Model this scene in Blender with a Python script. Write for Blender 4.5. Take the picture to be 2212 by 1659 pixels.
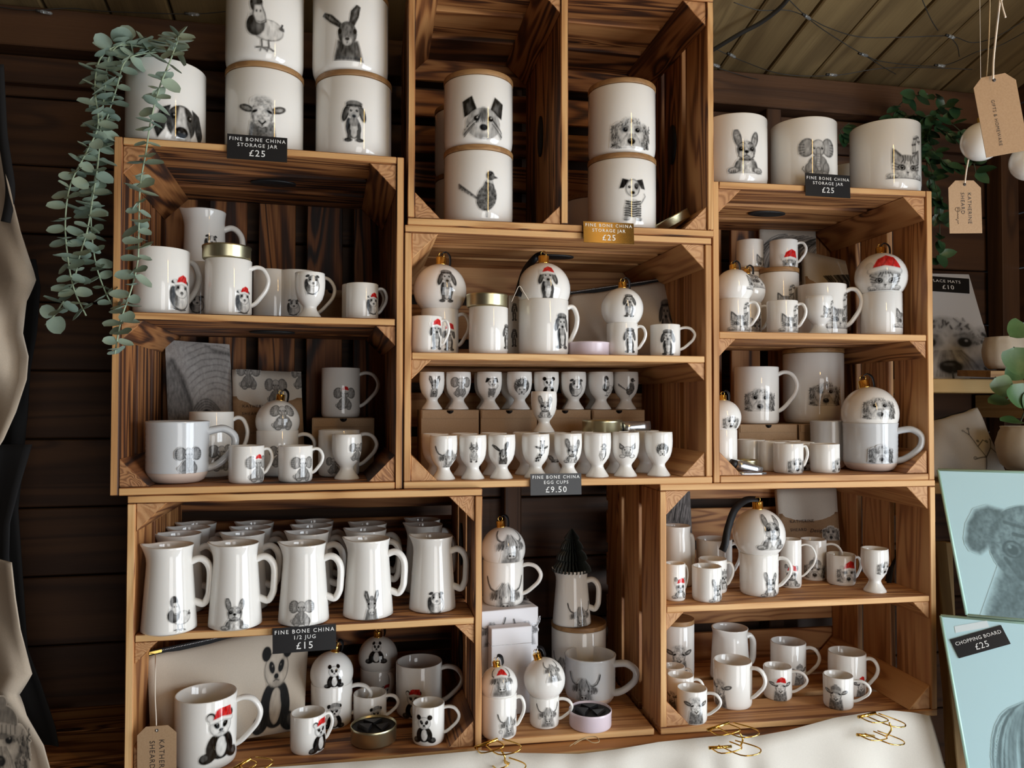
import bpy, bmesh, math, random
import numpy as np
from mathutils import Vector, Matrix

# ------------------------------------------------------------------ scene reset
for o in list(bpy.data.objects):
    bpy.data.objects.remove(o, do_unlink=True)
SC = bpy.context.scene
COL = SC.collection
random.seed(7)
RNG = np.random.RandomState(5)

# ------------------------------------------------------------------ camera
CX, CY, F = 1106.0, 829.5, 1681.2          # photograph centre and focal length in pixels
CZ = 1.45                                   # lens height above the floor
TILT, ROLL = math.radians(1.247), math.radians(0.101)
_f = Vector((0, math.cos(TILT), math.sin(TILT)))
_u0 = Vector((0, -math.sin(TILT), math.cos(TILT)))
_x0 = Vector((1, 0, 0))
AX = math.cos(ROLL) * _x0 + math.sin(ROLL) * _u0
AU = -math.sin(ROLL) * _x0 + math.cos(ROLL) * _u0
AF = _f
CAMP = Vector((0, 0, CZ))
cam_d = bpy.data.cameras.new('camera')
cam_d.sensor_fit = 'HORIZONTAL'
cam_d.sensor_width = 36.0
cam_d.lens = 36.0 * F / 2212.0
cam_d.clip_start = 0.02
cam = bpy.data.objects.new('camera', cam_d)
COL.objects.link(cam)
cam.matrix_world = Matrix((
    (AX.x, AU.x, -AF.x, CAMP.x),
    (AX.y, AU.y, -AF.y, CAMP.y),
    (AX.z, AU.z, -AF.z, CAMP.z),
    (0, 0, 0, 1)))
SC.camera = cam

# ------------------------------------------------------------------ room frame
RYAW = math.radians(11.3)
RD = Vector((math.cos(RYAW), math.sin(RYAW), 0))     # along the back wall, to the right
RN = Vector((-math.sin(RYAW), math.cos(RYAW), 0))    # away from the viewer
def room(x, y, z):
    return RD * x + RN * y + Vector((0, 0, z))
WALL_Y, RIGHT_X, LEFT_X, FRONT_Y = 1.55, 1.47, -1.75, -1.75
EAVE_Z, SLOPE = CZ + 0.69, 0.25

# ------------------------------------------------------------------ light
SC.view_settings.view_transform = 'Standard'
SC.view_settings.look = 'None'
SC.view_settings.exposure = -0.08
SC.view_settings.gamma = 1.0
SC.view_settings.use_curve_mapping = False
world = bpy.data.worlds.new('sky')
SC.world = world
world.use_nodes = True
wn = world.node_tree.nodes
bg = wn['Background']
bg.inputs[0].default_value = (0.72, 0.84, 1.0, 1)
bg.inputs[1].default_value = 1.0

def area(name, centre, normal, sx, sy, power, col):
    l = bpy.data.lights.new(name, 'AREA')
    l.shape = 'RECTANGLE'
    l.size, l.size_y = sx, sy
    l.energy = power
    l.color = col
    o = bpy.data.objects.new(name, l)
    COL.objects.link(o)
    o.location = centre
    o.rotation_euler = Vector(normal).to_track_quat('-Z', 'Z').to_euler()
    return o
# daylight through assumed unseen openings: right-wall window and door behind the viewer
WIN = dict(y0=-0.75, y1=0.60, z0=0.25, z1=1.90)
DOOR = dict(x0=0.30, x1=1.35, z0=0.0, z1=2.05)
area('assumed_window_daylight', room(RIGHT_X + 0.06, (WIN['y0'] + WIN['y1']) / 2, (WIN['z0'] + WIN['z1']) / 2),
     -RD, WIN['y1'] - WIN['y0'], WIN['z1'] - WIN['z0'], 60.0, (0.87, 0.94, 1.0))
area('assumed_door_daylight', room((DOOR['x0'] + DOOR['x1']) / 2, FRONT_Y - 0.06, (DOOR['z0'] + DOOR['z1']) / 2),
     RN, DOOR['x1'] - DOOR['x0'], DOOR['z1'] - DOOR['z0'], 20.0, (1.0, 0.95, 0.88))

# ------------------------------------------------------------------ pixel helpers (photo frame -> real places)
def ray(px, py):
    return AF + AX * ((px - CX) / F) - AU * ((py - CY) / F)
def at(px, py, z):                        # a point seen at this pixel, z metres along the optical axis
    return CAMP + ray(px, py) * z
def proj(p):
    q = p - CAMP
    d = q.dot(AF)
    return CX + F * q.dot(AX) / d, CY - F * q.dot(AU) / d, d

CR = {  # crate: x, y, z of the front lower left corner, yaw, width, height
    'A': (-.5591, 1.0843, -.1332, .2337, .4050, .5040),
    'B': (-.1598, 1.1803, .2685, .1752, .4978, .4000),
    'C': (-.1637, 1.1796, -.1336, .1858, .4995, .4018),
    'D': (.3301, 1.2758, -.1336, .1485, .3980, .4970),
    'E': (-.5376, 1.0909, -.5344, .1976, .5026, .4008),
    'F': (.2386, 1.2581, -.5344, .1590, .4929, .4006)}
FR = {}
for k, (x, y, z, yw, w, h) in CR.items():
    FR[k] = (Vector((x, y, z + CZ)), Vector((math.cos(yw), math.sin(yw), 0)), Vector((-math.sin(yw), math.cos(yw), 0)), yw, w, h)
BT = 0.011
LV = {'A0': ('A', BT), 'A1': ('A', .2575), 'A2': ('A', .504), 'B0': ('B', BT), 'C0': ('C', BT), 'C1': ('C', .2075),
      'D0': ('D', BT), 'D1': ('D', .2485), 'D2': ('D', .497), 'E0': ('E', BT), 'E1': ('E', .2065),
      'F0': ('F', BT), 'F1': ('F', .2040), 'G0': ('F', BT)}
def on_depth(c, px, py, d):               # point at this pixel on the plane d metres behind the crate's front
    o, U, N, *_ = FR[c]
    r = ray(px, py)
    k = ((o - CAMP).dot(N) + d) / r.dot(N)
    return CAMP + r * k
def place(lv, px, w, d=None, by=None, on=None, dz=0.0):
    """base point of a thing standing on a level: d = depth of its axis, by = pixel row of its nearest foot point"""
    c, z = LV[lv]
    o, U, N, *_ = FR[c]
    zz = o.z + z + dz if on is None else on['top'] + dz
    if by is not None:
        r = ray(px, by)
        P = CAMP + r * ((zz - CZ) / r.z)
        s = (P - CAMP).dot(AF) / F
        h = Vector((P.x, P.y, 0)).normalized()
        P = P + h * (w * .5 * s)
    else:
        B = o + N * d - CAMP
        B.z = zz - CZ
        k = (px - CX) / F
        u = (k * B.dot(AF) - B.dot(AX)) / (U.dot(AX) - k * U.dot(AF))
        P = CAMP + B + U * u
    P.z = zz
    s = (P - CAMP).dot(AF) / F
    return P, s

# ------------------------------------------------------------------ objects
def link(o, parent=None):
    COL.objects.link(o)
    if parent is not None:
        o.parent = parent
    return o
def tag(o, label, cat, group=None, kind=None):
    if label: o['label'] = label
    if cat: o['category'] = cat
    if group: o['group'] = group
    if kind: o['kind'] = kind
    return o
def thing(name, label, cat, loc=(0, 0, 0), rz=0.0, group=None):
    o = link(bpy.data.objects.new(name, None))
    o.empty_display_size = .02
    o.location = loc
    o.rotation_euler = (0, 0, rz)
    return tag(o, label, cat, group)
def mesh_obj(name, me, mats, parent=None):
    o = bpy.data.objects.new(name, me)
    if not isinstance(mats, (list, tuple)): mats = [mats]
    if not me.materials:
        for m in mats: me.materials.append(m)
    return link(o, parent)
def from_bm(name, bm, mats, parent=None, smooth=True):
    me = bpy.data.meshes.new(name)
    bm.to_mesh(me)
    bm.free()
    if smooth:
        me.polygons.foreach_set('use_smooth', [True] * len(me.polygons))
    return mesh_obj(name, me, mats, parent)
def from_py(name, v, f, mats, parent=None, smooth=True):
    me = bpy.data.meshes.new(name)
    me.from_pydata([tuple(p) for p in v], [], f)
    if smooth and len(me.polygons):
        me.polygons.foreach_set('use_smooth', [True] * len(me.polygons))
    me.update()
    return mesh_obj(name, me, mats, parent)
def face_cam(P):
    return math.atan2(-(P.x - CAMP.x), P.y - CAMP.y)

# ------------------------------------------------------------------ materials
def mat(name, col=(.8, .8, .8), rough=.5, metal=0.0, coat=0.0, spec=None):
    m = bpy.data.materials.new(name)
    m.use_nodes = True
    b = m.node_tree.nodes['Principled BSDF']
    b.inputs['Base Color'].default_value = (*col, 1)
    b.inputs['Roughness'].default_value = rough
    b.inputs['Metallic'].default_value = metal
    b.inputs['Coat Weight'].default_value = coat
    b.inputs['Coat Roughness'].default_value = .06
    if spec is not None: b.inputs['Specular IOR Level'].default_value = spec
    return m
class N:
    """tiny node builder"""
    def __init__(s, m):
        s.m, s.t = m, m.node_tree
        s.b = s.t.nodes['Principled BSDF']
    def new(s, k, **kw):
        n = s.t.nodes.new(k)
        for a, v in kw.items(): setattr(n, a, v)
        return n
    def ln(s, a, b): s.t.links.new(a, b)
    def math(s, op, a, b=None, c=None):
        n = s.new('ShaderNodeMath', operation=op)
        for i, v in enumerate((a, b, c)):
            if v is None: continue
            if hasattr(v, 'node'): s.ln(v, n.inputs[i])
            else: n.inputs[i].default_value = v
        return n.outputs[0]
    def scaled(s, src, sc):
        n = s.new('ShaderNodeVectorMath', operation='MULTIPLY')
        s.ln(src, n.inputs[0]); n.inputs[1].default_value = sc
        return n.outputs[0]
    def noise(s, vec, scale=1.0, detail=2.0, rough=.5, dist=0.0):
        n = s.new('ShaderNodeTexNoise')
        s.ln(vec, n.inputs['Vector'])
        n.inputs['Scale'].default_value = scale
        n.inputs['Detail'].default_value = detail
        n.inputs['Roughness'].default_value = rough
        n.inputs['Distortion'].default_value = dist
        return n.outputs['Fac']
    def ramp(s, fac, stops):
        n = s.new('ShaderNodeValToRGB')
        while len(n.color_ramp.elements) < len(stops): n.color_ramp.elements.new(.5)
        for e, (p, c) in zip(n.color_ramp.elements, stops):
            e.position = p; e.color = (*c, 1)
        s.ln(fac, n.inputs[0])
        return n.outputs[0]
    def bump(s, h, strength, dist=.001):
        n = s.new('ShaderNodeBump')
        n.inputs['Strength'].default_value = strength
        n.inputs['Distance'].default_value = dist
        s.ln(h, n.inputs['Height'])
        s.ln(n.outputs[0], s.b.inputs['Normal'])
    def coords(s):
        tc = s.new('ShaderNodeTexCoord')
        oi = s.new('ShaderNodeObjectInfo')
        off = s.new('ShaderNodeCombineXYZ')
        for i, k in enumerate((31.7, 13.3, 57.1)):
            s.ln(s.math('MULTIPLY', oi.outputs['Random'], k), off.inputs[i])
        a = s.new('ShaderNodeVectorMath', operation='ADD')
        s.ln(tc.outputs['Object'], a.inputs[0]); s.ln(off.outputs[0], a.inputs[1])
        return a.outputs[0], oi
def wood(name, stops, ring=9.0, rough=.62, burn=.35, fib=.22, bump=.35, along=1.1, across=13.0, con=.5, knot=.7):
    m = mat(name, rough=rough)
    n = N(m)
    co, oi = n.coords()
    g = n.noise(n.scaled(co, (along, across, across)), 1.0, 2.0, .5, .9)
    vo = n.new('ShaderNodeTexVoronoi')
    n.ln(n.scaled(co, (3.1, 13.0, 13.0)), vo.inputs['Vector'])
    vo.inputs['Scale'].default_value = 1.0
    kd = n.math('MINIMUM', n.math('MULTIPLY', vo.outputs['Distance'], 2.6), 1.0)
    kn = n.math('POWER', n.math('SUBTRACT', 1.0, kd), 2.0)
    g = n.math('ADD', g, n.math('MULTIPLY', kn, .28))
    r = n.math('SINE', n.math('MULTIPLY', g, ring * 6.283))
    r = n.math('MULTIPLY_ADD', r, .5, .5)
    r = n.math('POWER', r, 1.5)
    fi = n.noise(n.scaled(co, (7, 330, 330)), 1.0, 3.0, .6)
    bn = n.noise(n.scaled(co, (3.0, 17, 17)), 1.0, 3.0, .55, .4)
    sep = n.new('ShaderNodeSeparateColor')
    n.ln(oi.outputs['Color'], sep.inputs[0])
    v = n.math('MULTIPLY', r, con)
    v = n.math('MULTIPLY_ADD', n.math('POWER', kn, 3.0), knot, v)
    v = n.math('MULTIPLY_ADD', n.math('SUBTRACT', fi, .5), fib * 2, v)
    v = n.math('MULTIPLY_ADD', n.math('SUBTRACT', bn, .5), burn * 2, v)
    v = n.math('ADD', v, n.math('SUBTRACT', sep.outputs[0], .5))
    v = n.math('ADD', v, n.math('MULTIPLY', n.math('SUBTRACT', oi.outputs['Random'], .5), .16))
    v = n.math('ADD', v, .25)
    c = n.ramp(v, stops)
    n.ln(c, n.b.inputs['Base Color'])
    n.bump(n.math('ADD', n.math('MULTIPLY', r, .6), fi), bump, .0012)
    return m
M = {}
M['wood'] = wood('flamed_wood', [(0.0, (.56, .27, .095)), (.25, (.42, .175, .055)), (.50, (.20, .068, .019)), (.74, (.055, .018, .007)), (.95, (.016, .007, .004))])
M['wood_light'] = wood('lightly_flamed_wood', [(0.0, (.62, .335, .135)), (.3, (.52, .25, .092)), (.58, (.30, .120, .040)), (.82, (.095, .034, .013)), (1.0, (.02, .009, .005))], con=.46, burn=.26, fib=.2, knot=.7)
M['wood_edge'] = wood('sawn_edge_wood', [(0.0, (.72, .45, .20)), (.35, (.60, .33, .125)), (.7, (.36, .16, .05)), (1.0, (.10, .04, .015))], burn=.22, fib=.2, ring=5, con=.35, knot=.3)
M['end_grain'] = wood('end_grain_wood', [(0.0, (.56, .31, .14)), (.4, (.43, .21, .085)), (.7, (.27, .115, .042)), (1.0, (.10, .04, .016))], ring=16, along=8, across=16, fib=.1, burn=.15, con=.4, knot=0)
M['wall_wood'] = wood('stained_wall_wood', [(0.0, (.100, .044, .017)), (.4, (.060, .025, .010)), (.8, (.026, .011, .005)), (1.0, (.010, .005, .003))], ring=7, rough=.6, burn=.2, fib=.12, along=.6, across=9, con=.42, knot=.15)
M['ceil_wood'] = wood('ceiling_wood', [(0.0, (.31, .22, .10)), (.4, (.225, .155, .070)), (.8, (.125, .082, .037)), (1.0, (.02, .013, .008))], ring=4, rough=.55, burn=.25, fib=.25, along=.7, across=8, con=.35, knot=.3)
M['pine'] = wood('pale_pine', [(0.0, (.62, .42, .18)), (.5, (.50, .31, .12)), (1.0, (.28, .15, .055))], ring=6, burn=.1, fib=.12, con=.35, knot=.3)
M['bamboo'] = wood('bamboo', [(0.0, (.54, .33, .13)), (.5, (.44, .25, .10)), (1.0, (.27, .14, .055))], ring=3, burn=.06, fib=.12, along=4, across=60, rough=.5, bump=.1, con=.3, knot=0)
CHINA = (.835, .815, .77)
M['china'] = mat('bone_china', CHINA, .05, coat=.3)
def attr_mat(name, rough, base=None, coat=0.0, bumpy=None, spec=None):
    m = mat(name, rough=rough, coat=coat, spec=spec)
    n = N(m)
    a = n.new('ShaderNodeAttribute', attribute_name='ink')
    n.ln(a.outputs['Color'], n.b.inputs['Base Color'])
    if bumpy:
        tc = n.new('ShaderNodeTexCoord')
        n.bump(n.noise(tc.outputs['Object'], bumpy, 2.0), .25, .0006)
    return m
M['ink_china'] = attr_mat('printed_china', .05, coat=.3)
M['ink_paper'] = attr_mat('printed_card', .55)
M['ink_cloth'] = attr_mat('printed_cotton', .85, bumpy=900.0)
M['ink_glass'] = attr_mat('printed_glass', .16, coat=.5)
M['stone'] = mat('grey_stoneware_glaze', (.60, .615, .625), .14, coat=.3)
M['raw'] = mat('unglazed_clay', (.63, .50, .42), .8)
M['gold'] = mat('polished_gold', (.86, .56, .14), .18, 1.0)
M['tin'] = mat('brushed_champagne_tin', (.56, .52, .34), .34, 1.0)
M['pink_tin'] = mat('lilac_painted_tin', (.70, .60, .66), .3, coat=.2)
M['black'] = mat('black_card', (.012, .012, .013), .34)
M['foil'] = mat('black_card_gold_reflection', (.075, .05, .016), .16, .8)  # black card; gold put into its colour for the reflection of warm light
M['black_satin'] = mat('black_satin_ribbon', (.005, .005, .006), .5, spec=.3)
M['black_felt'] = mat('black_plastic', (.008, .008, .009), .55)
M['white_ink'] = mat('white_lettering', (.82, .82, .80), .5)
M['dark_ink'] = mat('dark_lettering', (.035, .025, .02), .6)
def noisy(name, c0, c1, scale, rough, bump=.2, dist=.0006):
    m = mat(name, rough=rough)
    n = N(m)
    tc = n.new('ShaderNodeTexCoord')
    f = n.noise(tc.outputs['Object'], scale, 4.0, .6)
    n.ln(n.ramp(f, [(.25, c0), (.75, c1)]), n.b.inputs['Base Color'])
    n.bump(f, bump, dist)
    return m
M['kraft'] = noisy('kraft_card', (.33, .205, .108), (.40, .26, .145), 420, .75, .1)
M['canvas'] = noisy('cotton_canvas', (.50, .425, .335), (.58, .50, .405), 900, .9, .3)
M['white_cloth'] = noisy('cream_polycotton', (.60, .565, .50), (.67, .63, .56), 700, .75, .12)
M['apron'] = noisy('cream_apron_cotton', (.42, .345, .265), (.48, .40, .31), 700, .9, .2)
M['black_cloth'] = mat('black_cotton', (.008, .008, .009), .9)
M['twine'] = noisy('jute_twine', (.36, .24, .12), (.55, .40, .22), 900, .9)
M['string'] = mat('white_cotton_string', (.72, .64, .54), .9)
M['silver'] = mat('silver_foil_tube', (.62, .64, .66), .25, .9)
M['wire'] = mat('thin_cable', (.035, .035, .033), .5)
M['bulb'] = mat('clear_bulb', (.75, .8, .82), .05, coat=.6)
M['bulb'].node_tree.nodes['Principled BSDF'].inputs['Transmission Weight'].default_value = .8
M['white_box'] = mat('white_gift_box', (.72, .71, .73), .5)
M['pot'] = noisy('cream_ceramic_pot', (.55, .49, .40), (.63, .57, .47), 40, .5, .4, .002)
M['tree_paper'] = mat('dark_green_tissue', (.022, .026, .022), .5)
def leafmat(name, c0, c1, rough=.55):
    m = mat(name, rough=rough)
    n = N(m)
    tc = n.new('ShaderNodeTexCoord')
    oi = n.new('ShaderNodeObjectInfo')
    f = n.noise(tc.outputs['Object'], 90, 2.0)
    v = n.math('ADD', n.math('MULTIPLY', f, .5), n.math('MULTIPLY', oi.outputs['Random'], .6))
    n.ln(n.ramp(v, [(.1, c0), (.9, c1)]), n.b.inputs['Base Color'])
    return m
M['sage'] = leafmat('eucalyptus_leaf', (.20, .29, .25), (.36, .44, .33))
M['stem'] = mat('eucalyptus_stem', (.34, .42, .28), .6)
M['ivy'] = leafmat('ivy_leaf', (.012, .045, .020), (.05, .11, .045), .35)
M['ivy_stem'] = mat('ivy_stem', (.05, .06, .03), .7)
M['pothos'] = leafmat('variegated_leaf', (.03, .085, .022), (.12, .19, .07), .4)
M['glass_board'] = mat('frosted_glass_board', (.54, .78, .83), .2, coat=.5)  # aqua glass, its base colour also carrying the reflected sky blue
M['glass_edge'] = mat('green_glass_edge', (.45, .72, .62), .1, coat=.5)
M['floor'] = wood('floor_wood', [(0.0, (.26, .17, .09)), (.5, (.2, .12, .06)), (1.0, (.1, .06, .03))], ring=6, along=.6, across=6)
M['clear_film'] = mat('clear_film', (.75, .85, .87), .1, coat=.5)

# ------------------------------------------------------------------ basic shapes
_pl = {}
def plank_mesh(lx, ly, lz, bev, edge_face, mats):
    key = (round(lx, 4), round(ly, 4), round(lz, 4), edge_face, tuple(m.name for m in mats))
    if key in _pl: return _pl[key]
    bm = bmesh.new()
    bmesh.ops.create_cube(bm, size=1.0)
    bmesh.ops.scale(bm, vec=(lx, ly, lz), verts=bm.verts)
    bmesh.ops.bevel(bm, geom=list(bm.edges), offset=min(bev, ly * .2, lz * .2), segments=1, affect='EDGES')
    if edge_face:
        ax, sg = edge_face
        for f in bm.faces:
            if f.normal[ax] * sg > .9: f.material_index = 1
    me = bpy.data.meshes.new('plank')
    bm.to_mesh(me); bm.free()
    for m in mats: me.materials.append(m)
    _pl[key] = me
    return me
def plank(name, parent, c, dims, axis, mats=None, tone=.5, front=False, bev=.0012, rot=None):
    """board centred at c in the parent's frame; dims along the parent's x, y, z; grain along axis"""
    mats = mats or [M['wood'], M['wood_edge']]
    dx, dy, dz = dims
    if axis == 'x': l, R, ef = (dx, dy, dz), Matrix.Identity(3), (1, -1)
    elif axis == 'y': l, R, ef = (dy, dx, dz), Matrix.Rotation(math.pi / 2, 3, 'Z'), (0, -1)
    else: l, R, ef = (dz, dy, dx), Matrix.Rotation(-math.pi / 2, 3, 'Y'), (1, -1)
    me = plank_mesh(*l, bev, ef if front and len(mats) > 1 else None, mats)
    o = link(bpy.data.objects.new(name, me), parent)
    if rot is not None: R = rot @ R
    o.matrix_local = Matrix.Translation(c) @ R.to_4x4()
    o.color = (tone, tone, tone, 1)
    return o
def prism(name, parent, pts, y0, y1, mats, tone=.5):
    """triangular block: pts in the parent's x,z plane, from depth y0 to y1; front face gets material 1; grain runs along local x"""
    cx = sum(p[0] for p in pts) / len(pts); cz = sum(p[1] for p in pts) / len(pts)
    n = len(pts)
    # local x = parent y, local y = -parent x, local z = parent z
    v = [(y0, -(x - cx), z - cz) for x, z in pts] + [(y1, -(x - cx), z - cz) for x, z in pts]
    f = [tuple(range(n)), tuple(reversed(range(n, 2 * n)))] + [((i + 1) % n, i, n + i, n + (i + 1) % n) for i in range(n)]
    bm = bmesh.new()
    bv = [bm.verts.new(p) for p in v]
    for q in f: bm.faces.new([bv[i] for i in q])
    bmesh.ops.recalc_face_normals(bm, faces=bm.faces)
    for q in bm.faces:
        if q.normal.x < -.9: q.material_index = 1
    bmesh.ops.bevel(bm, geom=list(bm.edges), offset=.0008, segments=1, affect='EDGES')
    o = from_bm(name, bm, mats, parent, smooth=False)
    o.matrix_local = Matrix.Translation((cx, 0, cz)) @ Matrix.Rotation(math.pi / 2, 4, 'Z')
    o.color = (tone, tone, tone, 1)
    return o
def lathe(prof, seg=40, mod=None):
    v, f = [], []
    n = len(prof)
    ring = []
    for (r, z) in prof:
        if r < 1e-6:
            ring.append([len(v)]); v.append((0, 0, z))
        else:
            ids = []
            for k in range(seg):
                a = 2 * math.pi * k / seg
                p = (r * math.sin(a), -r * math.cos(a), z)
                if mod: p = mod(p, a, r, z)
                ids.append(len(v)); v.append(p)
            ring.append(ids)
    for a, b in zip(ring, ring[1:]):
        if len(a) == 1 and len(b) == 1: continue
        for k in range(seg):
            k2 = (k + 1) % seg
            if len(a) == 1: f.append((a[0], b[k2], b[k]))
            elif len(b) == 1: f.append((a[k], a[k2], b[0]))
            else: f.append((a[k], a[k2], b[k2], b[k]))
    return v, f
def smooth_path(pts, n=8):
    """Catmull-Rom through points"""
    P = [Vector(p) for p in pts]
    out = []
    for i in range(len(P) - 1):
        p0, p1, p2, p3 = P[max(i - 1, 0)], P[i], P[i + 1], P[min(i + 2, len(P) - 1)]
        for k in range(n):
            t = k / n
            out.append(.5 * ((2 * p1) + (-p0 + p2) * t + (2 * p0 - 5 * p1 + 4 * p2 - p3) * t * t + (-p0 + 3 * p1 - 3 * p2 + p3) * t ** 3))
    out.append(P[-1])
    return out
def tube(path, ra, rb=None, seg=8, side=None, closed=False):
    """sweep an ellipse (ra along 'side', rb across) along a path"""
    rb = rb or ra
    P = [Vector(p) for p in path]
    v, f = [], []
    n = len(P)
    prev = None
    for i, p in enumerate(P):
        t = (P[(i + 1) % n] - P[i - 1]) if closed else (P[min(i + 1, n - 1)] - P[max(i - 1, 0)])
        if t.length < 1e-9: t = Vector((0, 0, 1))
        t.normalize()
        s = Vector(side) if side is not None else (prev if prev is not None else (Vector((0, 0, 1)) if abs(t.z) < .9 else Vector((1, 0, 0))))
        s = s - t * s.dot(t)
        if s.length < 1e-6: s = t.orthogonal()
        s.normalize()
        if side is None: prev = s
        q = t.cross(s)
        a_ = ra(i / (n - 1)) if callable(ra) else ra
        b_ = rb(i / (n - 1)) if callable(rb) else rb
        for k in range(seg):
            a = 2 * math.pi * k / seg
            v.append(p + s * (a_ * math.cos(a)) + q * (b_ * math.sin(a)))
    for i in range(n if closed else n - 1):
        j = (i + 1) % n
        for k in range(seg):
            k2 = (k + 1) % seg
            f.append((i * seg + k, i * seg + k2, j * seg + k2, j * seg + k))
    if not closed:
        f.append(tuple(reversed(range(seg))))
        f.append(tuple(range((n - 1) * seg, n * seg)))
    return v, f
def add(v, f, v2, f2):
    o = len(v)
    v.extend(v2)
    f.extend(tuple(i + o for i in q) for q in f2)
def strip(path, width, side, th=.0006):
    """a flat ribbon along a path with a little thickness"""
    P = [Vector(p) for p in path]
    v, f = [], []
    n = len(P)
    for i, p in enumerate(P):
        t = (P[min(i + 1, n - 1)] - P[max(i - 1, 0)]).normalized()
        s = Vector(side(i / (n - 1))) if callable(side) else Vector(side)
        s = (s - t * s.dot(t)).normalized()
        q = t.cross(s)
        for a, b in ((-1, -1), (1, -1), (1, 1), (-1, 1)):
            v.append(p + s * (a * width / 2) + q * (b * th / 2))
    for i in range(n - 1):
        for k in range(4):
            k2 = (k + 1) % 4
            f.append((i * 4 + k, i * 4 + k2, i * 4 + 4 + k2, i * 4 + 4 + k))
    f.append((3, 2, 1, 0)); f.append(tuple(range(4 * n - 4, 4 * n)))
    return v, f
def text_mesh(s, size, spacing=1.1, align='CENTER', shear=0.0, bold=0.0):
    cu = bpy.data.curves.new('lettering', 'FONT')
    cu.body = s
    cu.size = size
    cu.align_x = align
    cu.align_y = 'CENTER'
    cu.space_character = spacing
    cu.shear = shear
    cu.offset = bold
    cu.resolution_u = 2
    ob = bpy.data.objects.new('lettering_tmp', cu)
    COL.objects.link(ob)
    dg = bpy.context.evaluated_depsgraph_get()
    me = bpy.data.meshes.new_from_object(ob.evaluated_get(dg))
    bpy.data.objects.remove(ob, do_unlink=True)
    bpy.data.curves.remove(cu)
    me.materials.clear()
    return me
def lettering(parent, s, size, x, y, z, m, rot=0.0, **kw):
    """flat letters on the face of a card whose front looks along the parent's -y"""
    me = text_mesh(s, size, **kw)
    o = mesh_obj('lettering', me, m, parent)
    o.matrix_local = Matrix.Translation((x, y, z)) @ Matrix.Rotation(rot, 4, 'Y') @ Matrix.Rotation(math.pi / 2, 4, 'X')
    return o

# ------------------------------------------------------------------ pencil drawings (flat prints)
def _noise(n, sx, sy, seed):
    r = np.random.RandomState(seed).rand(sy + 2, sx + 2)
    yy, xx = np.linspace(0, sy, n), np.linspace(0, sx, n)
    yi, xi = yy.astype(int), xx.astype(int)
    fy, fx = (yy - yi)[:, None], (xx - xi)[None, :]
    a = r[np.ix_(yi, xi)]; b = r[np.ix_(yi, xi + 1)]; c = r[np.ix_(yi + 1, xi)]; d = r[np.ix_(yi + 1, xi + 1)]
    return (a * (1 - fx) + b * fx) * (1 - fy) + (c * (1 - fx) + d * fx) * fy
class Art:
    def __init__(s, n):
        s.n = n
        g = np.linspace(-1, 1, n)
        s.X, s.Y = np.meshgrid(g, g)          # row 0 = bottom
        s.C = np.ones((n, n, 3))
        s.A = np.zeros((n, n))
        s.k = 2.4 / n
    def put(s, m, v, op):
        m = np.clip(m, 0, 1) * op
        c = np.array(v if isinstance(v, tuple) else (v, v, v), float)
        s.C += (c - s.C) * m[..., None]
        s.A = np.maximum(s.A, m)
        return s
    def e(s, cx, cy, rx, ry, v, rot=0, soft=None, op=1):
        c, q = math.cos(rot), math.sin(rot)
        dx, dy = s.X - cx, s.Y - cy
        a = (dx * c + dy * q) / rx; b = (-dx * q + dy * c) / ry
        d = (np.sqrt(a * a + b * b) - 1) * min(rx, ry)
        return s.put(.5 - d / max(soft or 0, s.k), v, op)
    def _seg(s, pts, closed):
        D = np.full(s.X.shape, 9.0)
        P = list(pts) + ([pts[0]] if closed else [])
        for (x0, y0), (x1, y1) in zip(P, P[1:]):
            dx, dy = x1 - x0, y1 - y0
            L = dx * dx + dy * dy + 1e-12
            t = np.clip(((s.X - x0) * dx + (s.Y - y0) * dy) / L, 0, 1)
            D = np.minimum(D, np.hypot(s.X - x0 - t * dx, s.Y - y0 - t * dy))
        return D
    def p(s, pts, v, soft=None, op=1):
        D = s._seg(pts, True)
        ins = np.zeros(s.X.shape, bool)
        j = len(pts) - 1
        for i in range(len(pts)):
            (xi, yi), (xj, yj) = pts[i], pts[j]
            if yi != yj:
                ins ^= ((yi > s.Y) != (yj > s.Y)) & (s.X < (xj - xi) * (s.Y - yi) / (yj - yi) + xi)
            j = i
        d = np.where(ins, -D, D)
        return s.put(.5 - d / max(soft or 0, s.k), v, op)
    def s_(s, pts, w, v, op=1, soft=None):
        D = s._seg(pts, False) - w / 2
        return s.put(.5 - D / max(soft or 0, s.k), v, op)
    def fur(s, k=.35, sx=22, sy=9, seed=1):
        h = _noise(s.n, sx, sy, seed) * .6 + _noise(s.n, sx * 2, sy * 2, seed + 9) * .4
        s.C *= (1 - k * (h - .35) * 1.6 * np.clip(s.A, 0, 1))[..., None]
        s.C = np.clip(s.C, .015, 1)
        return s
    def eyes(s, x, y, r, v=.05):
        for g in (-1, 1):
            s.e(g * x, y, r, r, v)
            s.e(g * x + r * .3, y + r * .35, r * .35, r * .35, .95)
        return s
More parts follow.
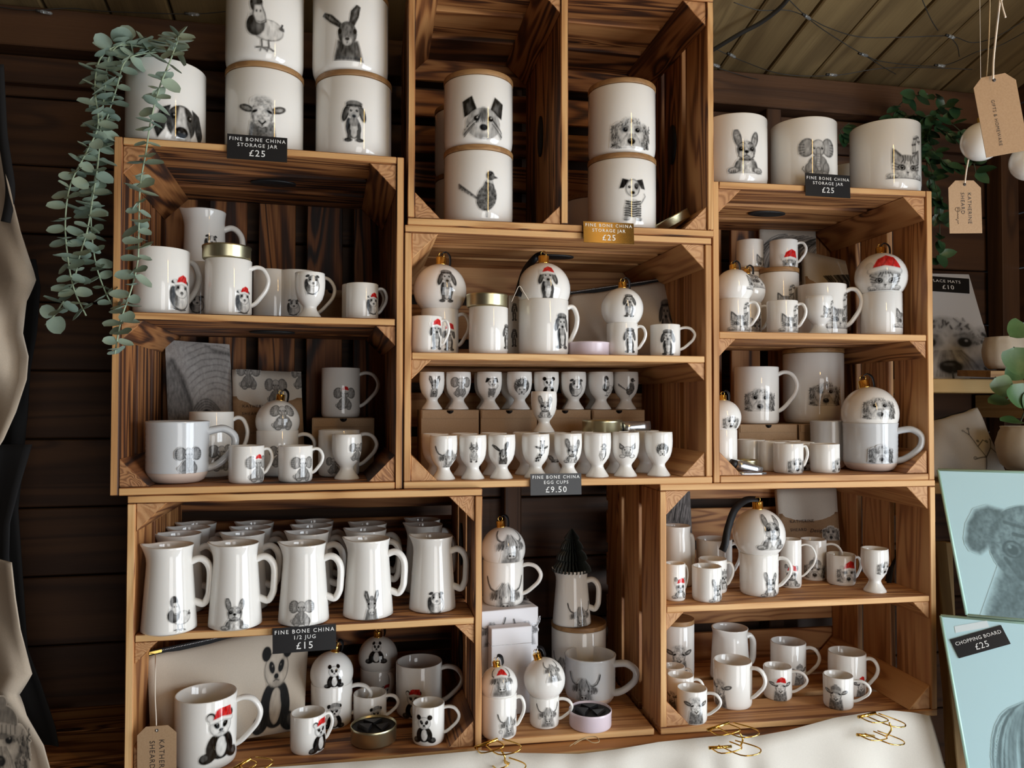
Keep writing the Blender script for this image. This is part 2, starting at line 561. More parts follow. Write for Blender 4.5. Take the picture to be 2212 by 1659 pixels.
def santa(a, cx, cy, k):
    R, D = (.86, .17, .17), (.58, .09, .10)
    a.p([(cx - .42 * k, cy), (cx - .25 * k, cy + .42 * k), (cx + .1 * k, cy + .62 * k), (cx + .4 * k, cy + .5 * k), (cx + .5 * k, cy + .1 * k), (cx + .42 * k, cy)], R)
    a.s_([(cx - .1 * k, cy + .15 * k), (cx + .15 * k, cy + .5 * k)], .05 * k, D, .7)
    a.s_([(cx + .2 * k, cy + .1 * k), (cx + .35 * k, cy + .4 * k)], .05 * k, D, .7)
    a.s_([(cx - .46 * k, cy - .02), (cx, cy + .07 * k), (cx + .46 * k, cy - .02)], .2 * k, .78)
    a.s_([(cx - .45 * k, cy), (cx, cy + .1 * k), (cx + .45 * k, cy)], .13 * k, .96)
    a.e(cx - .5 * k, cy + .18 * k, .14 * k, .14 * k, .9)
def beanie(a, cx, cy, k):
    a.e(cx, cy + .18 * k, .42 * k, .34 * k, .55); a.e(cx, cy + .56 * k, .13 * k, .13 * k, .6)
    a.s_([(cx - .44 * k, cy), (cx, cy + .08 * k), (cx + .44 * k, cy)], .2 * k, .8)
    for i in range(-3, 4): a.s_([(cx + i * .12 * k, cy - .06), (cx + i * .12 * k, cy + .12 * k)], .02, .4)
def flatcap(a, cx, cy, k):
    a.e(cx, cy + .08 * k, .44 * k, .17 * k, .38); a.e(cx - .05 * k, cy + .15 * k, .34 * k, .12 * k, .5)
    a.s_([(cx - .4 * k, cy - .02 * k), (cx, cy + .02 * k), (cx + .4 * k, cy - .02 * k)], .07 * k, .2)
def elephant(a):
    for g in (-1, 1):
        a.e(g * .56, .42, .38, .46, .5, g * .2); a.e(g * .52, .42, .30, .38, .68, g * .2)
        for i in range(4): a.s_([(g * .9, .62 - i * .16), (g * .66, .56 - i * .12)], .025, .32)
    a.e(0, -.42, .5, .46, .5); a.e(0, -.36, .36, .38, .62)
    a.e(-.40, -.62, .25, .3, .48); a.e(-.38, -.6, .18, .24, .62)
    a.e(.42, -.6, .2, .3, .46); a.e(.42, -.58, .14, .25, .6)
    a.e(-.32, -.86, .2, .13, .42); a.e(-.32, -.85, .15, .09, .74); a.e(.36, -.86, .19, .12, .42); a.e(.36, -.85, .14, .09, .72)
    a.e(0, .38, .36, .42, .52); a.e(0, .42, .31, .36, .76); a.e(0, .6, .2, .14, .85)
    a.s_([(0, .3), (.02, -.1), (-.02, -.5), (.06, -.66)], .24, .42); a.s_([(0, .3), (.02, -.1), (-.02, -.48), (.05, -.63)], .16, .72)
    for i in range(6): a.s_([(-.08, .1 - i * .12), (.08, .08 - i * .12)], .018, .45)
    a.eyes(.2, .38, .05); a.s_([(-.62, -.8), (-.75, -.62), (-.7, -.5)], .03, .3); a.fur(.22)
def dachshund(a):
    a.e(0, -.4, .3, .42, .32); a.e(-.22, -.3, .12, .36, .22); a.e(0, -.42, .17, .36, .86); a.e(0, -.1, .2, .2, .6)
    for g in (-1, 1):
        a.s_([(g * .2, -.5), (g * .2, -.8)], .15, .3); a.e(g * .24, -.88, .17, .08, .25); a.s_([(g * .2, -.9), (g * .32, -.9)], .02, .7)
        a.e(g * .36, .24, .13, .34, .25, g * .25); a.e(g * .34, .26, .07, .26, .42, g * .25)
    a.e(0, .36, .27, .32, .45); a.e(0, .32, .22, .3, .8); a.e(0, .16, .14, .16, .68); a.e(0, .14, .075, .06, .03); a.s_([(0, .08), (0, .02)], .02, .2)
    a.eyes(.12, .38, .05); a.fur(.3)
def guinea(a):
    a.e(0, -.22, .62, .66, .25); a.e(.01, -.2, .585, .625, .93); a.e(-.42, -.15, .2, .5, .22, .1); a.e(-.3, -.5, .14, .3, .5, -.3, .2)
    a.e(.05, .2, .44, .46, .6); a.e(.05, .2, .41, .43, .94); a.p([(-.3, .55), (-.36, .1), (-.1, .25), (-.05, .6)], .4, .1); a.p([(.42, .55), (.46, .12), (.25, .3), (.2, .58)], .35, .1)
    a.e(-.38, .6, .17, .1, .3, .4); a.e(.44, .58, .15, .1, .3, -.4)
    a.e(-.18, .3, .06, .06, .04); a.e(.3, .28, .06, .06, .04); a.e(.06, .02, .12, .08, .5); a.e(.06, .05, .05, .03, .15); a.s_([(.06, 0), (.06, -.1)], .025, .25)
    a.s_([(-.4, -.82), (0, -.9), (.35, -.84)], .05, .3); a.fur(.2, 24, 14)
def panda(a):
    a.e(0, -.42, .5, .45, .10); a.e(.02, -.42, .22, .38, .92)
    for g in (-1, 1): a.e(g * .5, -.76, .3, .19, .08, g * -.3); a.e(g * .62, -.74, .14, .13, .3); a.e(g * .36, -.3, .15, .36, .06, g * .35)
    a.e(0, .36, .44, .4, .55); a.e(0, .36, .415, .375, .96)
    for g in (-1, 1): a.e(g * .38, .72, .16, .16, .03); a.e(g * .17, .4, .09, .14, .03, g * -.5); a.e(g * .155, .43, .025, .025, .8)
    a.e(0, .2, .08, .055, .04); a.s_([(-.1, .1), (0, .13), (.1, .1)], .025, .15); a.e(0, .05, .2, .06, .8, 0, .1); a.fur(.18)
def frenchie(a):
    a.p([(-.62, -.9), (-.5, -.5), (-.3, -.28), (.3, -.28), (.5, -.5), (.62, -.9)], .52, .08); a.p([(-.26, -.9), (-.2, -.4), (.2, -.4), (.26, -.9)], .93, .1)
    for g, k in ((-1, 1.0), (1, .88)):
        a.e(g * .4, .6 * k + .02, .17, .42 * k, .36, g * -.22); a.e(g * .385, .58 * k, .115, .34 * k, .78, g * -.22, .08); a.s_([(g * .33, .25), (g * .4, .72 * k)], .04, .5, .7, .06)
    a.e(0, .08, .43, .40, .44, 0, .06); a.e(0, .1, .37, .34, .66, 0, .12); a.e(0, .26, .08, .24, .9, 0, .08)
    for g in (-1, 1):
        a.e(g * .26, .12, .15, .14, .38, 0, .1); a.e(g * .25, .12, .085, .085, .06); a.e(g * .25 + .02, .15, .025, .025, .95)
        a.e(g * .17, -.12, .2, .15, .86, g * -.3, .07); a.s_([(g * .08, .36), (g * .2, .42), (g * .3, .36)], .03, .3); a.s_([(g * .34, -.05), (g * .36, -.2), (g * .22, -.3)], .035, .28)
        a.s_([(g * .42, -.45), (g * .52, -.7)], .05, .3, .8, .05); a.s_([(g * .3, -.5), (g * .36, -.8)], .04, .35, .7, .05)
        a.e(g * .58, -.82, .24, .14, .42, 0, .04); a.e(g * .58, -.81, .2, .105, .88, 0, .05)
        for i in range(3): a.s_([(g * (.5 + i * .08), -.92), (g * (.5 + i * .08), -.82)], .022, .15)
    a.e(0, .0, .1, .07, .07, 0, .04); a.s_([(0, -.05), (0, -.15), (-.13, -.22)], .03, .15); a.s_([(0, -.15), (.13, -.22)], .03, .15); a.s_([(-.3, -.33), (0, -.38), (.3, -.33)], .06, .25, .8, .05)
    a.s_([(-.8, -.95), (.8, -.95)], .02, .45, .6); a.fur(.42, 26, 22)
def cow(a):
    r = np.random.RandomState(3)
    a.p([(-.36, -.15), (-.58, -1.0), (.6, -1.0), (.38, -.15)], .66, .22)
    for g in (-1, 1):
        a.s_([(g * .25, .28), (g * .5, .2), (g * .74, .32), (g * .88, .56), (g * .96, .84)], .085, .33, 1, .03); a.s_([(g * .5, .23), (g * .73, .35), (g * .86, .56)], .03, .75, .8, .04)
        a.e(g * .5, .04, .27, .17, .5, g * -.25, .12)
        for i in range(22): x = r.uniform(.3, .74); a.s_([(g * x, .12 - r.uniform(0, .1)), (g * (x + .06), -.1 - r.uniform(0, .16))], .03, r.choice([.25, .4, .7, .85]), .8)
    a.p([(-.38, .3), (-.3, -.3), (-.24, -.62), (.24, -.62), (.3, -.3), (.38, .3), (.2, .5), (-.2, .5)], .6, .12); a.p([(-.16, .2), (-.13, -.4), (.13, -.4), (.16, .2)], .8, .12)
    for g in (-1, 1): a.e(g * .25, -.06, .075, .055, .1, g * -.3, .05)
    for i in range(60):
        x = r.uniform(-.38, .38); a.s_([(x * .45, .52 + r.uniform(-.06, .1)), (x * .95, r.uniform(.15, .3)), (x * 1.12, r.uniform(-.22, .08))], .028, r.choice([.3, .5, .8, .92, .97]), .9)
    a.e(0, -.52, .25, .19, .3, 0, .05); a.e(0, -.51, .215, .16, .92, 0, .05)
    for g in (-1, 1): a.e(g * .1, -.49, .055, .05, .1, g * .5, .04)
    a.s_([(-.1, -.62), (0, -.645), (.1, -.62)], .03, .3); a.e(0, -.8, .3, .1, .42, 0, .2); a.fur(.32, 30, 10)
def doodle(a):
    r = np.random.RandomState(11)
    for g in (-1, 1):
        a.e(g * .64, -.28, .25, .52, .55, g * .12, .1)
        for i in range(70): x, y = g * r.uniform(.44, .9), r.uniform(-.76, .22); a.s_([(x, y), (x + r.uniform(-.05, .05), y - .09), (x + g * .04, y - .14)], .032, r.choice([.12, .28, .45, .8, .92]), .9)
    a.e(0, -.12, .58, .62, .86, 0, .08)
    for i in range(130):
        t = r.uniform(.05, math.pi - .05); q = r.uniform(.62, 1.03); x, y = .64 * q * math.cos(t), -.14 + .62 * q * math.sin(t)
        a.s_([(x, y), (x * 1.05 + r.uniform(-.06, .06), y + .05), (x * 1.1, y - .02)], .026, r.choice([.3, .45, .65, .92, .96]), .85)
    a.e(0, -.3, .38, .42, .95, 0, .14)
    for g in (-1, 1):
        a.e(g * .27, .0, .16, .13, .55, 0, .14); a.e(g * .27, -.03, .105, .095, .12, 0, .03); a.e(g * .27, -.03, .075, .075, .03); a.e(g * .27 + .03, .0, .026, .026, .95); a.s_([(g * .14, .1), (g * .3, .15), (g * .42, .06)], .05, .45, .7, .05)
    for i in range(44): x = r.uniform(-.45, .45); a.s_([(x * .45, -.2), (x * .8, -.42), (x * 1.05, -.7)], .018, r.uniform(.5, .8), .6)
    a.e(0, -.52, .165, .125, .09, 0, .04); a.e(-.03, -.47, .07, .03, .5, 0, .04); a.s_([(0, -.62), (0, -.74)], .03, .3)
    a.A *= np.clip((a.Y + .78) / .03, 0, 1); a.s_([(-.7, -.78), (.7, -.78)], .025, .5, .5); a.fur(.22, 26, 20)
def kitten(a, tail=True):
    if tail:
        T = [(.34, -.1), (.36, .2), (.34, .55), (.42, .82), (.58, .9), (.7, .74)]
        a.s_(T, .22, .62, 1, .05); a.s_(T, .13, .88, 1, .08)
        for x, y in T[1:]: a.s_([(x - .1, y - .02), (x + .1, y + .03)], .07, .33, .9, .04)
    for g in (-1, 1): a.p([(g * .2, .0), (g * .52, .3), (g * .66, .36), (g * .68, -.25)], .4, .04); a.p([(g * .34, -.02), (g * .58, .24), (g * .6, -.15)], .8, .08)
    a.p([(-.66, -.35), (-.5, -.06), (-.2, .08), (.2, .08), (.5, -.06), (.66, -.35), (.6, -.72), (.3, -.92), (-.3, -.92), (-.6, -.72)], .7, .06); a.e(0, -.5, .52, .38, .84, 0, .2)
    for i in (-2, -1, 0, 1, 2): a.s_([(i * .12, .04), (i * .1, -.12), (i * .15, -.26)], .045, .28, .9, .04)
    a.p([(-.1, -.2), (.1, -.2), (.06, -.6), (-.06, -.6)], .93, .08)
    for g in (-1, 1):
        for i in range(3): a.s_([(g * .64, -.24 - i * .13), (g * .5, -.32 - i * .11), (g * .4, -.34 - i * .11)], .04, .32, .9, .03)
        a.e(g * .28, -.46, .16, .125, .1, g * .25, .03); a.e(g * .28, -.46, .125, .1, .66, g * .25, .03); a.e(g * .275, -.45, .065, .085, .03, 0, .02); a.e(g * .26, -.42, .022, .022, 1)
        a.e(g * .64, -.82, .25, .12, .42, 0, .03); a.e(g * .64, -.805, .215, .1, .95, 0, .04)
        for i in range(3): a.s_([(g * (.54 + .1 * i), -.9), (g * (.54 + .1 * i), -.82)], .02, .2)
    a.e(0, -.72, .18, .12, .95, 0, .08); a.p([(-.075, -.64), (.075, -.64), (0, -.73)], .32, .03); a.s_([(0, -.73), (0, -.82)], .02, .3); a.A *= np.clip((a.Y + .92) / .03, 0, 1)
    a.s_([(-.9, -.92), (.9, -.92)], .025, .3, .8); a.fur(.3, 26, 20)
def kitten2(a): kitten(a, False)
def sheep(a):
    a.p([(-.55, -.98), (-.42, -.1), (.42, -.1), (.55, -.98)], .5, .1)
    for g in (-1, 1): a.e(g * .6, .42, .3, .13, .3, g * .35); a.e(g * .6, .42, .2, .07, .65, g * .35)
    a.e(0, .2, .4, .56, .6); a.e(0, .2, .365, .53, .95); a.e(0, .66, .36, .2, .85, 0, .15)
    for g in (-1, 1): a.e(g * .27, .3, .1, .05, .08, g * -.4); a.s_([(g * .34, .15), (g * .27, -.2)], .04, .6, .8)
    a.e(0, -.15, .2, .2, .9); a.s_([(-.12, -.08), (0, -.2), (.12, -.08)], .045, .08); a.s_([(0, -.2), (0, -.28)], .03, .1); a.s_([(-.14, -.3), (0, -.35), (.14, -.3)], .03, .25)
    a.fur(.5, 26, 26)
def duck(a):
    a.e(.2, -.2, .5, .36, .6, 0, .03); a.e(.2, -.19, .47, .33, .96, 0, .05); a.s_([(.66, .08), (.6, -.08), (.7, -.1)], .05, .25); a.e(.63, -.06, .09, .06, .35)
    a.e(-.22, -.04, .3, .36, .2, 0, .04); a.e(-.14, -.1, .16, .24, .42, 0, .14); a.s_([(-.4, .3), (-.2, .36), (.02, .3)], .09, .95)
    a.e(-.2, .68, .2, .3, .26, 0, .04); a.e(-.26, .74, .07, .16, .5, 0, .08); a.p([(-.28, .66), (-.32, .3), (-.2, .0), (-.06, -.04), (.14, .06), (.1, .34), (-.02, .66)], .4, .03); a.p([(-.25, .62), (-.28, .3), (-.18, .04), (-.06, .0), (.1, .09), (.07, .33), (-.04, .62)], .93, .04)
    a.e(-.18, .42, .02, .04, .2); a.e(-.06, .42, .02, .04, .2); a.s_([(-.16, .08), (-.04, .05), (.08, .12)], .02, .4); a.e(-.36, .72, .03, .04, .03); a.e(-.03, .74, .03, .04, .03)
    for x in (-.02, .2): a.s_([(x, -.54), (x + .02, -.76)], .05, .4); a.s_([(x - .16, -.8), (x, -.78), (x + .16, -.86)], .05, .4); a.s_([(x, -.78), (x - .04, -.9)], .04, .45)
    a.fur(.3)
def hare(a):
    a.p([(-.15, .25), (-.55, .62), (-.85, .75), (-.95, .65), (-.6, .35), (-.2, .1)], .25); a.p([(-.3, .3), (-.6, .55), (-.8, .65), (-.6, .42)], .6, .06)
    a.p([(.05, .3), (.12, .75), (.32, 1.0), (.45, .92), (.38, .55), (.22, .2)], .25); a.p([(.16, .4), (.24, .75), (.34, .88), (.34, .6)], .55, .06)
    a.p([(-.45, -.98), (-.32, -.3), (.36, -.3), (.55, -.98)], .35, .1); a.e(0, -.05, .32, .42, .35); a.e(0, -.1, .2, .36, .55); a.e(0, -.32, .17, .16, .75)
    a.e(-.26, .02, .06, .09, .04); a.e(.26, .04, .06, .09, .04); a.e(0, -.24, .07, .05, .15); a.s_([(0, -.28), (0, -.38)], .02, .1); a.fur(.6, 30, 12)
def donkey(a):
    for g in (-1, 1): a.p([(g * .1, .3), (g * .28, .95), (g * .45, 1.0), (g * .5, .7), (g * .3, .2)], .35); a.p([(g * .2, .4), (g * .32, .8), (g * .42, .85), (g * .38, .5)], .72, .05)
    a.p([(-.48, -.98), (-.3, -.2), (.3, -.2), (.42, -.98)], .5, .08); a.e(0, .1, .28, .4, .4); a.e(0, .12, .22, .34, .62); a.e(0, -.38, .24, .26, .4); a.e(0, -.34, .2, .2, .8)
    for g in (-1, 1): a.e(g * .2, .14, .06, .06, .05); a.e(g * .09, -.42, .04, .06, .1)
    a.s_([(-.12, -.56), (.12, -.56)], .03, .2); a.e(0, .5, .12, .16, .25); a.fur(.4, 26, 12)
def labrador(a):
    for g in (-1, 1): a.p([(g * .4, .5), (g * .75, .35), (g * 1.0, -.3), (g * .85, -.75), (g * .6, -.4)], .18)
    a.e(0, -.1, .55, .65, .22); a.e(-.28, .05, .2, .35, .3); a.p([(-.08, .5), (.08, .5), (.2, -.1), (.42, -.75), (-.42, -.75), (-.2, -.1)], .88, .08)
    a.e(0, -.45, .24, .2, .08); a.e(-.1, -.45, .05, .04, .4); a.e(.1, -.45, .05, .04, .4); a.eyes(.3, .12, .1); a.A *= np.clip((a.Y + .8) / .03, 0, 1); a.fur(.35)
def yorkie(a):
    for g in (-1, 1): a.p([(g * .25, .35), (g * .45, .9), (g * .82, .7), (g * .75, .1)], .14); a.p([(g * .4, .4), (g * .5, .7), (g * .66, .6), (g * .6, .25)], .4, .1)
    a.e(0, -.15, .68, .6, .75); r = np.random.RandomState(4)
    for i in range(90):
        t = r.uniform(-.3, math.pi + .3); x, y = .35 * math.cos(t), -.1 + .35 * math.sin(t); a.s_([(x, y), (x * 2.2, y * 1.3 - .4)], .03, r.choice([.2, .4, .7, .95]))
    a.e(0, .2, .14, .24, .35, 0, .1); a.eyes(.27, .04, .1); a.e(0, -.35, .3, .22, .92, 0, .12); a.e(0, -.3, .15, .12, .06); a.A *= np.clip((a.Y + .78) / .05, 0, 1); a.fur(.35, 26, 9)
def pheasant(a):
    for i in range(4): a.s_([(-.1, -.35), (-.9, .28 - i * .05)], .05, .3 + .12 * i)
    a.e(.2, -.25, .38, .52, .45, -.35); a.e(.28, .1, .22, .34, .4); a.s_([(.22, .38), (.42, .36)], .1, .93); a.e(.34, .6, .16, .18, .3); a.e(.42, .58, .08, .09, .6); a.p([(.48, .62), (.66, .55), (.48, .5)], .4)
    a.e(.36, .64, .03, .03, .03); a.s_([(.2, -.75), (.2, -.98)], .04, .4); a.fur(.7, 34, 34)
def terrier(a):
    a.e(.02, -.45, .36, .4, .9)
    for i in range(7): a.s_([(-.3, -.15 - i * .1), (.02, -.2 - i * .1), (.36, -.14 - i * .1)], .045, .12)
    for g in (-1, 1): a.s_([(g * .26, -.4), (g * .28, -.82)], .18, .75); [a.s_([(g * .18, -.45 - i * .1), (g * .36, -.45 - i * .1)], .035, .15) for i in range(4)]; a.e(g * .28, -.9, .15, .08, .7); a.s_([(g * .18, -.95), (g * .38, -.95)], .025, .3)
    for g in (-1, 1): a.p([(g * .16, .75), (g * .45, .82), (g * .58, .4), (g * .4, .42)], .2)
    a.e(0, .42, .32, .38, .55); a.e(0, .42, .28, .34, .93); a.e(.16, .5, .1, .14, .35); a.eyes(.15, .46, .055); a.e(0, .24, .17, .14, .85); a.e(0, .22, .085, .065, .03); a.s_([(.4, -.2), (.6, .1), (.55, .2)], .05, .7); a.fur(.25)
def hedgehog(a):
    a.e(0, .05, .72, .68, .35); r = np.random.RandomState(2)
    for i in range(150): t = r.uniform(-.1, math.pi + .1); q = r.uniform(.45, .98); x, y = .72 * q * math.cos(t), .05 + .68 * q * math.sin(t); a.s_([(x, y), (x * 1.14, y * 1.14 + .03)], .03, r.choice([.12, .3, .6, .9]))
    a.e(0, -.28, .5, .38, .55); a.e(0, -.3, .46, .34, .88); a.eyes(.2, -.2, .055); a.e(0, -.45, .08, .06, .05); a.s_([(-.06, -.54), (0, -.57), (.06, -.54)], .03, .2)
    for g in (-1, 1): a.e(g * .25, -.66, .1, .06, .6); a.e(g * .44, .02, .09, .08, .5)
    a.fur(.2)
def llama(a):
    for g in (-1, 1): a.p([(g * .12, .6), (g * .22, .98), (g * .34, .6)], .5); a.s_([(g * .28, -.3), (g * .3, -.85)], .16, .55); a.e(g * .3, -.9, .14, .07, .3)
    a.e(0, -.35, .36, .42, .75); a.e(0, .35, .3, .4, .5); a.e(0, .35, .26, .36, .88); a.e(0, .1, .14, .12, .7); a.e(0, .14, .06, .04, .1)
    for g in (-1, 1): a.e(g * .2, .42, .19, .16, .04); a.e(g * .2, .42, .14, .11, .9); a.e(g * .18, .42, .05, .05, .05)
    a.s_([(-.06, .44), (.06, .44)], .05, .04); a.fur(.3, 24, 24)
def giraffe(a):
    a.p([(-.5, -.98), (-.1, -.1), (.3, -.1), (.1, -.98)], .8, .05)
    for x, y in ((-.3, -.85), (-.05, -.8), (-.15, -.55), (.08, -.5), (0, -.28), (.2, -.3), (-.28, -.62)): a.e(x, y, .09, .1, .2, x * 3)
    for g in (-1, 1): a.e(.25 + g * .42, .38, .24, .09, .35, g * .35); a.s_([(.25 + g * .12, .6), (.25 + g * .16, .92)], .08, .45); a.e(.25 + g * .16, .94, .06, .05, .1)
    a.e(.25, .3, .28, .38, .45); a.e(.25, .3, .24, .34, .78); a.e(.27, -.05, .2, .2, .6); a.e(.27, -.05, .15, .14, .8); a.e(.05, .32, .06, .07, .05); a.e(.45, .32, .06, .07, .05); a.e(.25, .5, .1, .12, .4); a.fur(.3)
def pig(a):
    for g in (-1, 1): a.p([(g * .3, .35), (g * .75, .72), (g * .8, .2), (g * .55, .05)], .4); a.p([(g * .42, .32), (g * .68, .55), (g * .7, .22)], .75, .05); a.e(g * .55, -.6, .35, .18, .5); a.e(g * .55, -.59, .3, .14, .9)
    a.e(0, -.12, .55, .5, .5); a.e(0, -.12, .5, .46, .88); a.eyes(.27, .06, .055); a.e(0, -.22, .22, .17, .4); a.e(0, -.22, .18, .13, .78); a.e(-.07, -.22, .035, .05, .1); a.e(.07, -.22, .035, .05, .1); a.s_([(-.22, -.45), (0, -.52), (.22, -.45)], .04, .2); a.fur(.25)
def bird(a):
    a.e(-.05, -.3, .3, .5, .88); a.s_([(.2, .1), (.3, -.4), (.1, -.85)], .1, .25); a.s_([(-.3, .0), (-.38, -.4), (-.2, -.75)], .03, .4); a.e(.05, .5, .2, .22, .2); a.e(0, .48, .12, .13, .9); a.e(0, .52, .03, .03, .05); a.p([(-.1, .5), (-.3, .4), (-.08, .38)], .45); a.s_([(-.1, .2), (.2, .2)], .14, .25); a.s_([(-.1, -.8), (-.15, -.95)], .04, .4); a.s_([(.1, -.8), (.1, -.95)], .04, .4); a.fur(.3)
def pug(a):
    a.p([(-.95, -1.1), (-.5, -.2), (.6, -.2), (1.1, -1.1)], .42, .15); a.e(.1, .2, .72, .72, .5); a.e(.1, .22, .62, .62, .62)
    a.p([(-.3, .82), (-.5, .88), (-.72, .8), (-.88, .55), (-.97, .25), (-.92, .12), (-.78, .06), (-.66, .16), (-.5, .4), (-.36, .6)], .34, .08); a.p([(-.4, .76), (-.62, .76), (-.8, .5), (-.86, .2), (-.7, .22), (-.5, .5)], .5, .12); a.p([(.5, .82), (.92, .8), (1.15, .3), (.95, .06), (.7, .4)], .34, .08)
    a.e(.1, -.1, .42, .36, .32); a.s_([(-.3, .62), (.1, .5), (.5, .62)], .06, .3); a.s_([(-.2, .42), (.1, .36), (.4, .42)], .06, .3); a.s_([(-.4, .0), (-.25, -.3), (.1, -.42), (.45, -.3), (.6, 0)], .06, .25)
    for g in (-1, 1): a.e(.1 + g * .36, .16, .16, .15, .2); a.e(.1 + g * .36, .16, .12, .12, .5); a.e(.1 + g * .36, .15, .08, .08, .05); a.e(.06 + g * .36, .2, .03, .03, .95)
    a.e(.1, .0, .14, .1, .12); a.s_([(.1, -.08), (.1, -.22), (-.15, -.3)], .04, .12); a.s_([(.1, -.22), (.35, -.3)], .04, .12); a.fur(.5, 46, 46)
def bez(p0, p1, p2, n=8):
    return [tuple((1 - t) ** 2 * p0[i] + 2 * t * (1 - t) * p1[i] + t * t * p2[i] for i in (0, 1)) for t in np.linspace(0, 1, n)]
def longhair(a):
    r = np.random.RandomState(8)
    for i in range(120):
        x = r.uniform(-1, 1); a.s_(bez((.1 + x * .2, .75 - abs(x) * .25), (x * .75, .45), (x * .85 + r.uniform(-.08, .08), -1.0 + r.uniform(0, .5))), .035, r.choice([.3, .45, .6, .8, .95]), .9)
    a.e(.1, .05, .34, .4, .85, 0, .2)
    for g in (-1, 1): a.e(.1 + g * .22, .15, .085, .085, .06, 0, .04)
    a.e(.1, -.1, .13, .1, .08, 0, .04); a.fur(.2, 50, 14)
def eyeclose(a):                       # close-up of an elephant's eye on a folded cloth
    a.p([(-1.2, -1.2), (-1.2, 1.2), (1.2, 1.2), (1.2, -1.2)], .80)
    a.p([(-1.2, .62), (-.8, .5), (-.5, .05), (-.28, -.5), (-.2, -1.2), (-1.2, -1.2)], .55, .2); a.s_([(-.8, .5), (-.5, .05), (-.28, -.5), (-.2, -1.0)], .09, .28, .9, .16)
    a.p([(.2, .98), (.5, .84), (1.2, .76), (1.2, 1.2), (.4, 1.2)], .95, .04); a.p([(.25, .95), (.5, .78), (1.2, .66), (1.2, .78), (.5, .86)], .5, .12)
    d = np.hypot(a.X - .55, (a.Y + 1.05) * .9) + .05 * _noise(a.n, 9, 9, 3)
    w = np.clip(np.sin(d * 46) - .45, 0, 1) * np.clip((d - .55) * 3, 0, 1) * np.clip((a.X + .55) * 3, 0, 1) * (.4 + .6 * _noise(a.n, 7, 7, 5))
    a.put(w, .35, .75); d2 = np.hypot(a.X - .2, a.Y + .72)
    for i in range(4): a.s_(bez((-.1 - i * .05, -.78 + i * .03), (.18, -.36 + i * .1), (.5 + i * .04, -.72 + i * .02)), .028, .3, .8, .04)
    a.e(.2, -.74, .18, .12, .2, 0, .04); a.e(.2, -.74, .11, .11, .03); a.e(.24, -.70, .03, .03, .95); a.fur(.16, 60, 60)
def hairs(a):                          # sweeping hair strokes
    r = np.random.RandomState(6)
    for i in range(80): x = r.uniform(-1.1, .9); a.s_(bez((x - .2, -1), (x - .1, .5 + r.uniform(-.1, .2)), (x + .9, .62 + r.uniform(-.2, .2))), r.uniform(.008, .035), r.choice([.2, .4, .65]), .8)
    a.A *= .95
def hairs2(a):
    r = np.random.RandomState(16)
    for i in range(60): x = r.uniform(-.6, 1.0); a.s_([(x, -.2 + .3 * x), (x + .25, -.5 + .2 * x), (x + .3, -1)], r.uniform(.02, .06), r.choice([.06, .15, .4]), .9)
def furpatch(a):
    a.p([(-1.2, -1.2), (-1.2, 1.2), (1.2, 1.2), (1.2, -1.2)], .5); r = np.random.RandomState(26)
    for i in range(90): x, y = r.uniform(-1, 1), r.uniform(-1, 1); a.s_([(x, y), (x - .15, y - .35)], r.uniform(.02, .06), r.choice([.2, .35, .75, .85]), .8)
    a.p([(-1.2, -.5), (-.4, -.7), (-.8, -1.2), (-1.2, -1.2)], .12, .3)
def branch(a):
    for P in ([(.1, -1), (.2, -.6), (.6, -.2), (.9, -.4)], [(.2, -.6), (-.1, -.2), (-.35, .35), (-.3, .6)], [(-.1, -.2), (.3, .1), (.5, .0)], [(-.35, .35), (-.6, .55)], [(.6, -.2), (.75, .1)], [(.2, -.6), (-.3, -.65)]): a.s_(P, .035, .35)
    for x, y in ((-.3, .65), (-.62, .58), (.5, .05), (.78, .15), (-.35, -.62), (.0, .05)): a.e(x, y, .08, .06, .55); a.e(x, y, .05, .035, .8)
    a.fur(.4)
def ornament(a):                       # small hanging bauble beside the cow
    a.s_([(0, 1), (0, .1)], .05, .5); a.e(0, -.35, .42, .42, .5); a.e(0, -.35, .36, .36, .85)
_art = {}
def art(name, n=76):
    key = (name, n)
    if key in _art: return _art[key]
    a = Art(n)
    base, _, hat = name.partition('+')
    if hat == 'cap':
        dachshund(a); flatcap(a, 0, .6, .78)
    else:
        globals()[base](a)
        if hat:
            hx, hy, hk = {'guinea': (.05, .48, .8), 'dachshund': (0, .5, .8), 'elephant': (0, .60, .64), 'panda': (.05, .54, .9), 'frenchie': (0, .34, .95), 'cow': (0, .28, 1.05), 'doodle': (.05, .16, 1.15), 'sheep': (0, .46, .86), 'kitten2': (0, .0, 1.45)}.get(base, (0, .5, .7))
            (santa if hat == 'santa' else beanie)(a, hx, hy, hk)
    # graphite finish: soft tone inside, a firmer line along every edge, fine hatching
    def blur(c, k):
        for ax in (0, 1):
            p = np.concatenate([np.repeat(c.take([0], ax), k, ax), c, np.repeat(c.take([-1], ax), k, ax)], ax)
            c = sum(p.take(range(i, i + c.shape[ax]), ax) for i in range(2 * k + 1)) / (2 * k + 1)
        return c
    k = max(1, n // 55)
    soft = blur(blur(a.C, k), k)
    line = np.clip(soft - a.C, 0, 1)
    hatch = (_noise(n, n // 2, n // 5, 41) - .5) * .16 + (_noise(n, n // 6, n // 6, 43) - .5) * .12
    dark = 1 - soft.mean(-1)
    C = .55 * soft + .45 * a.C - .75 * line + (hatch * np.clip(dark * 2.2, 0, 1) * a.A)[..., None]
    _art[key] = (np.clip(C, 0.03, 1) ** 2.0, np.clip(a.A, 0, 1))
    return _art[key]

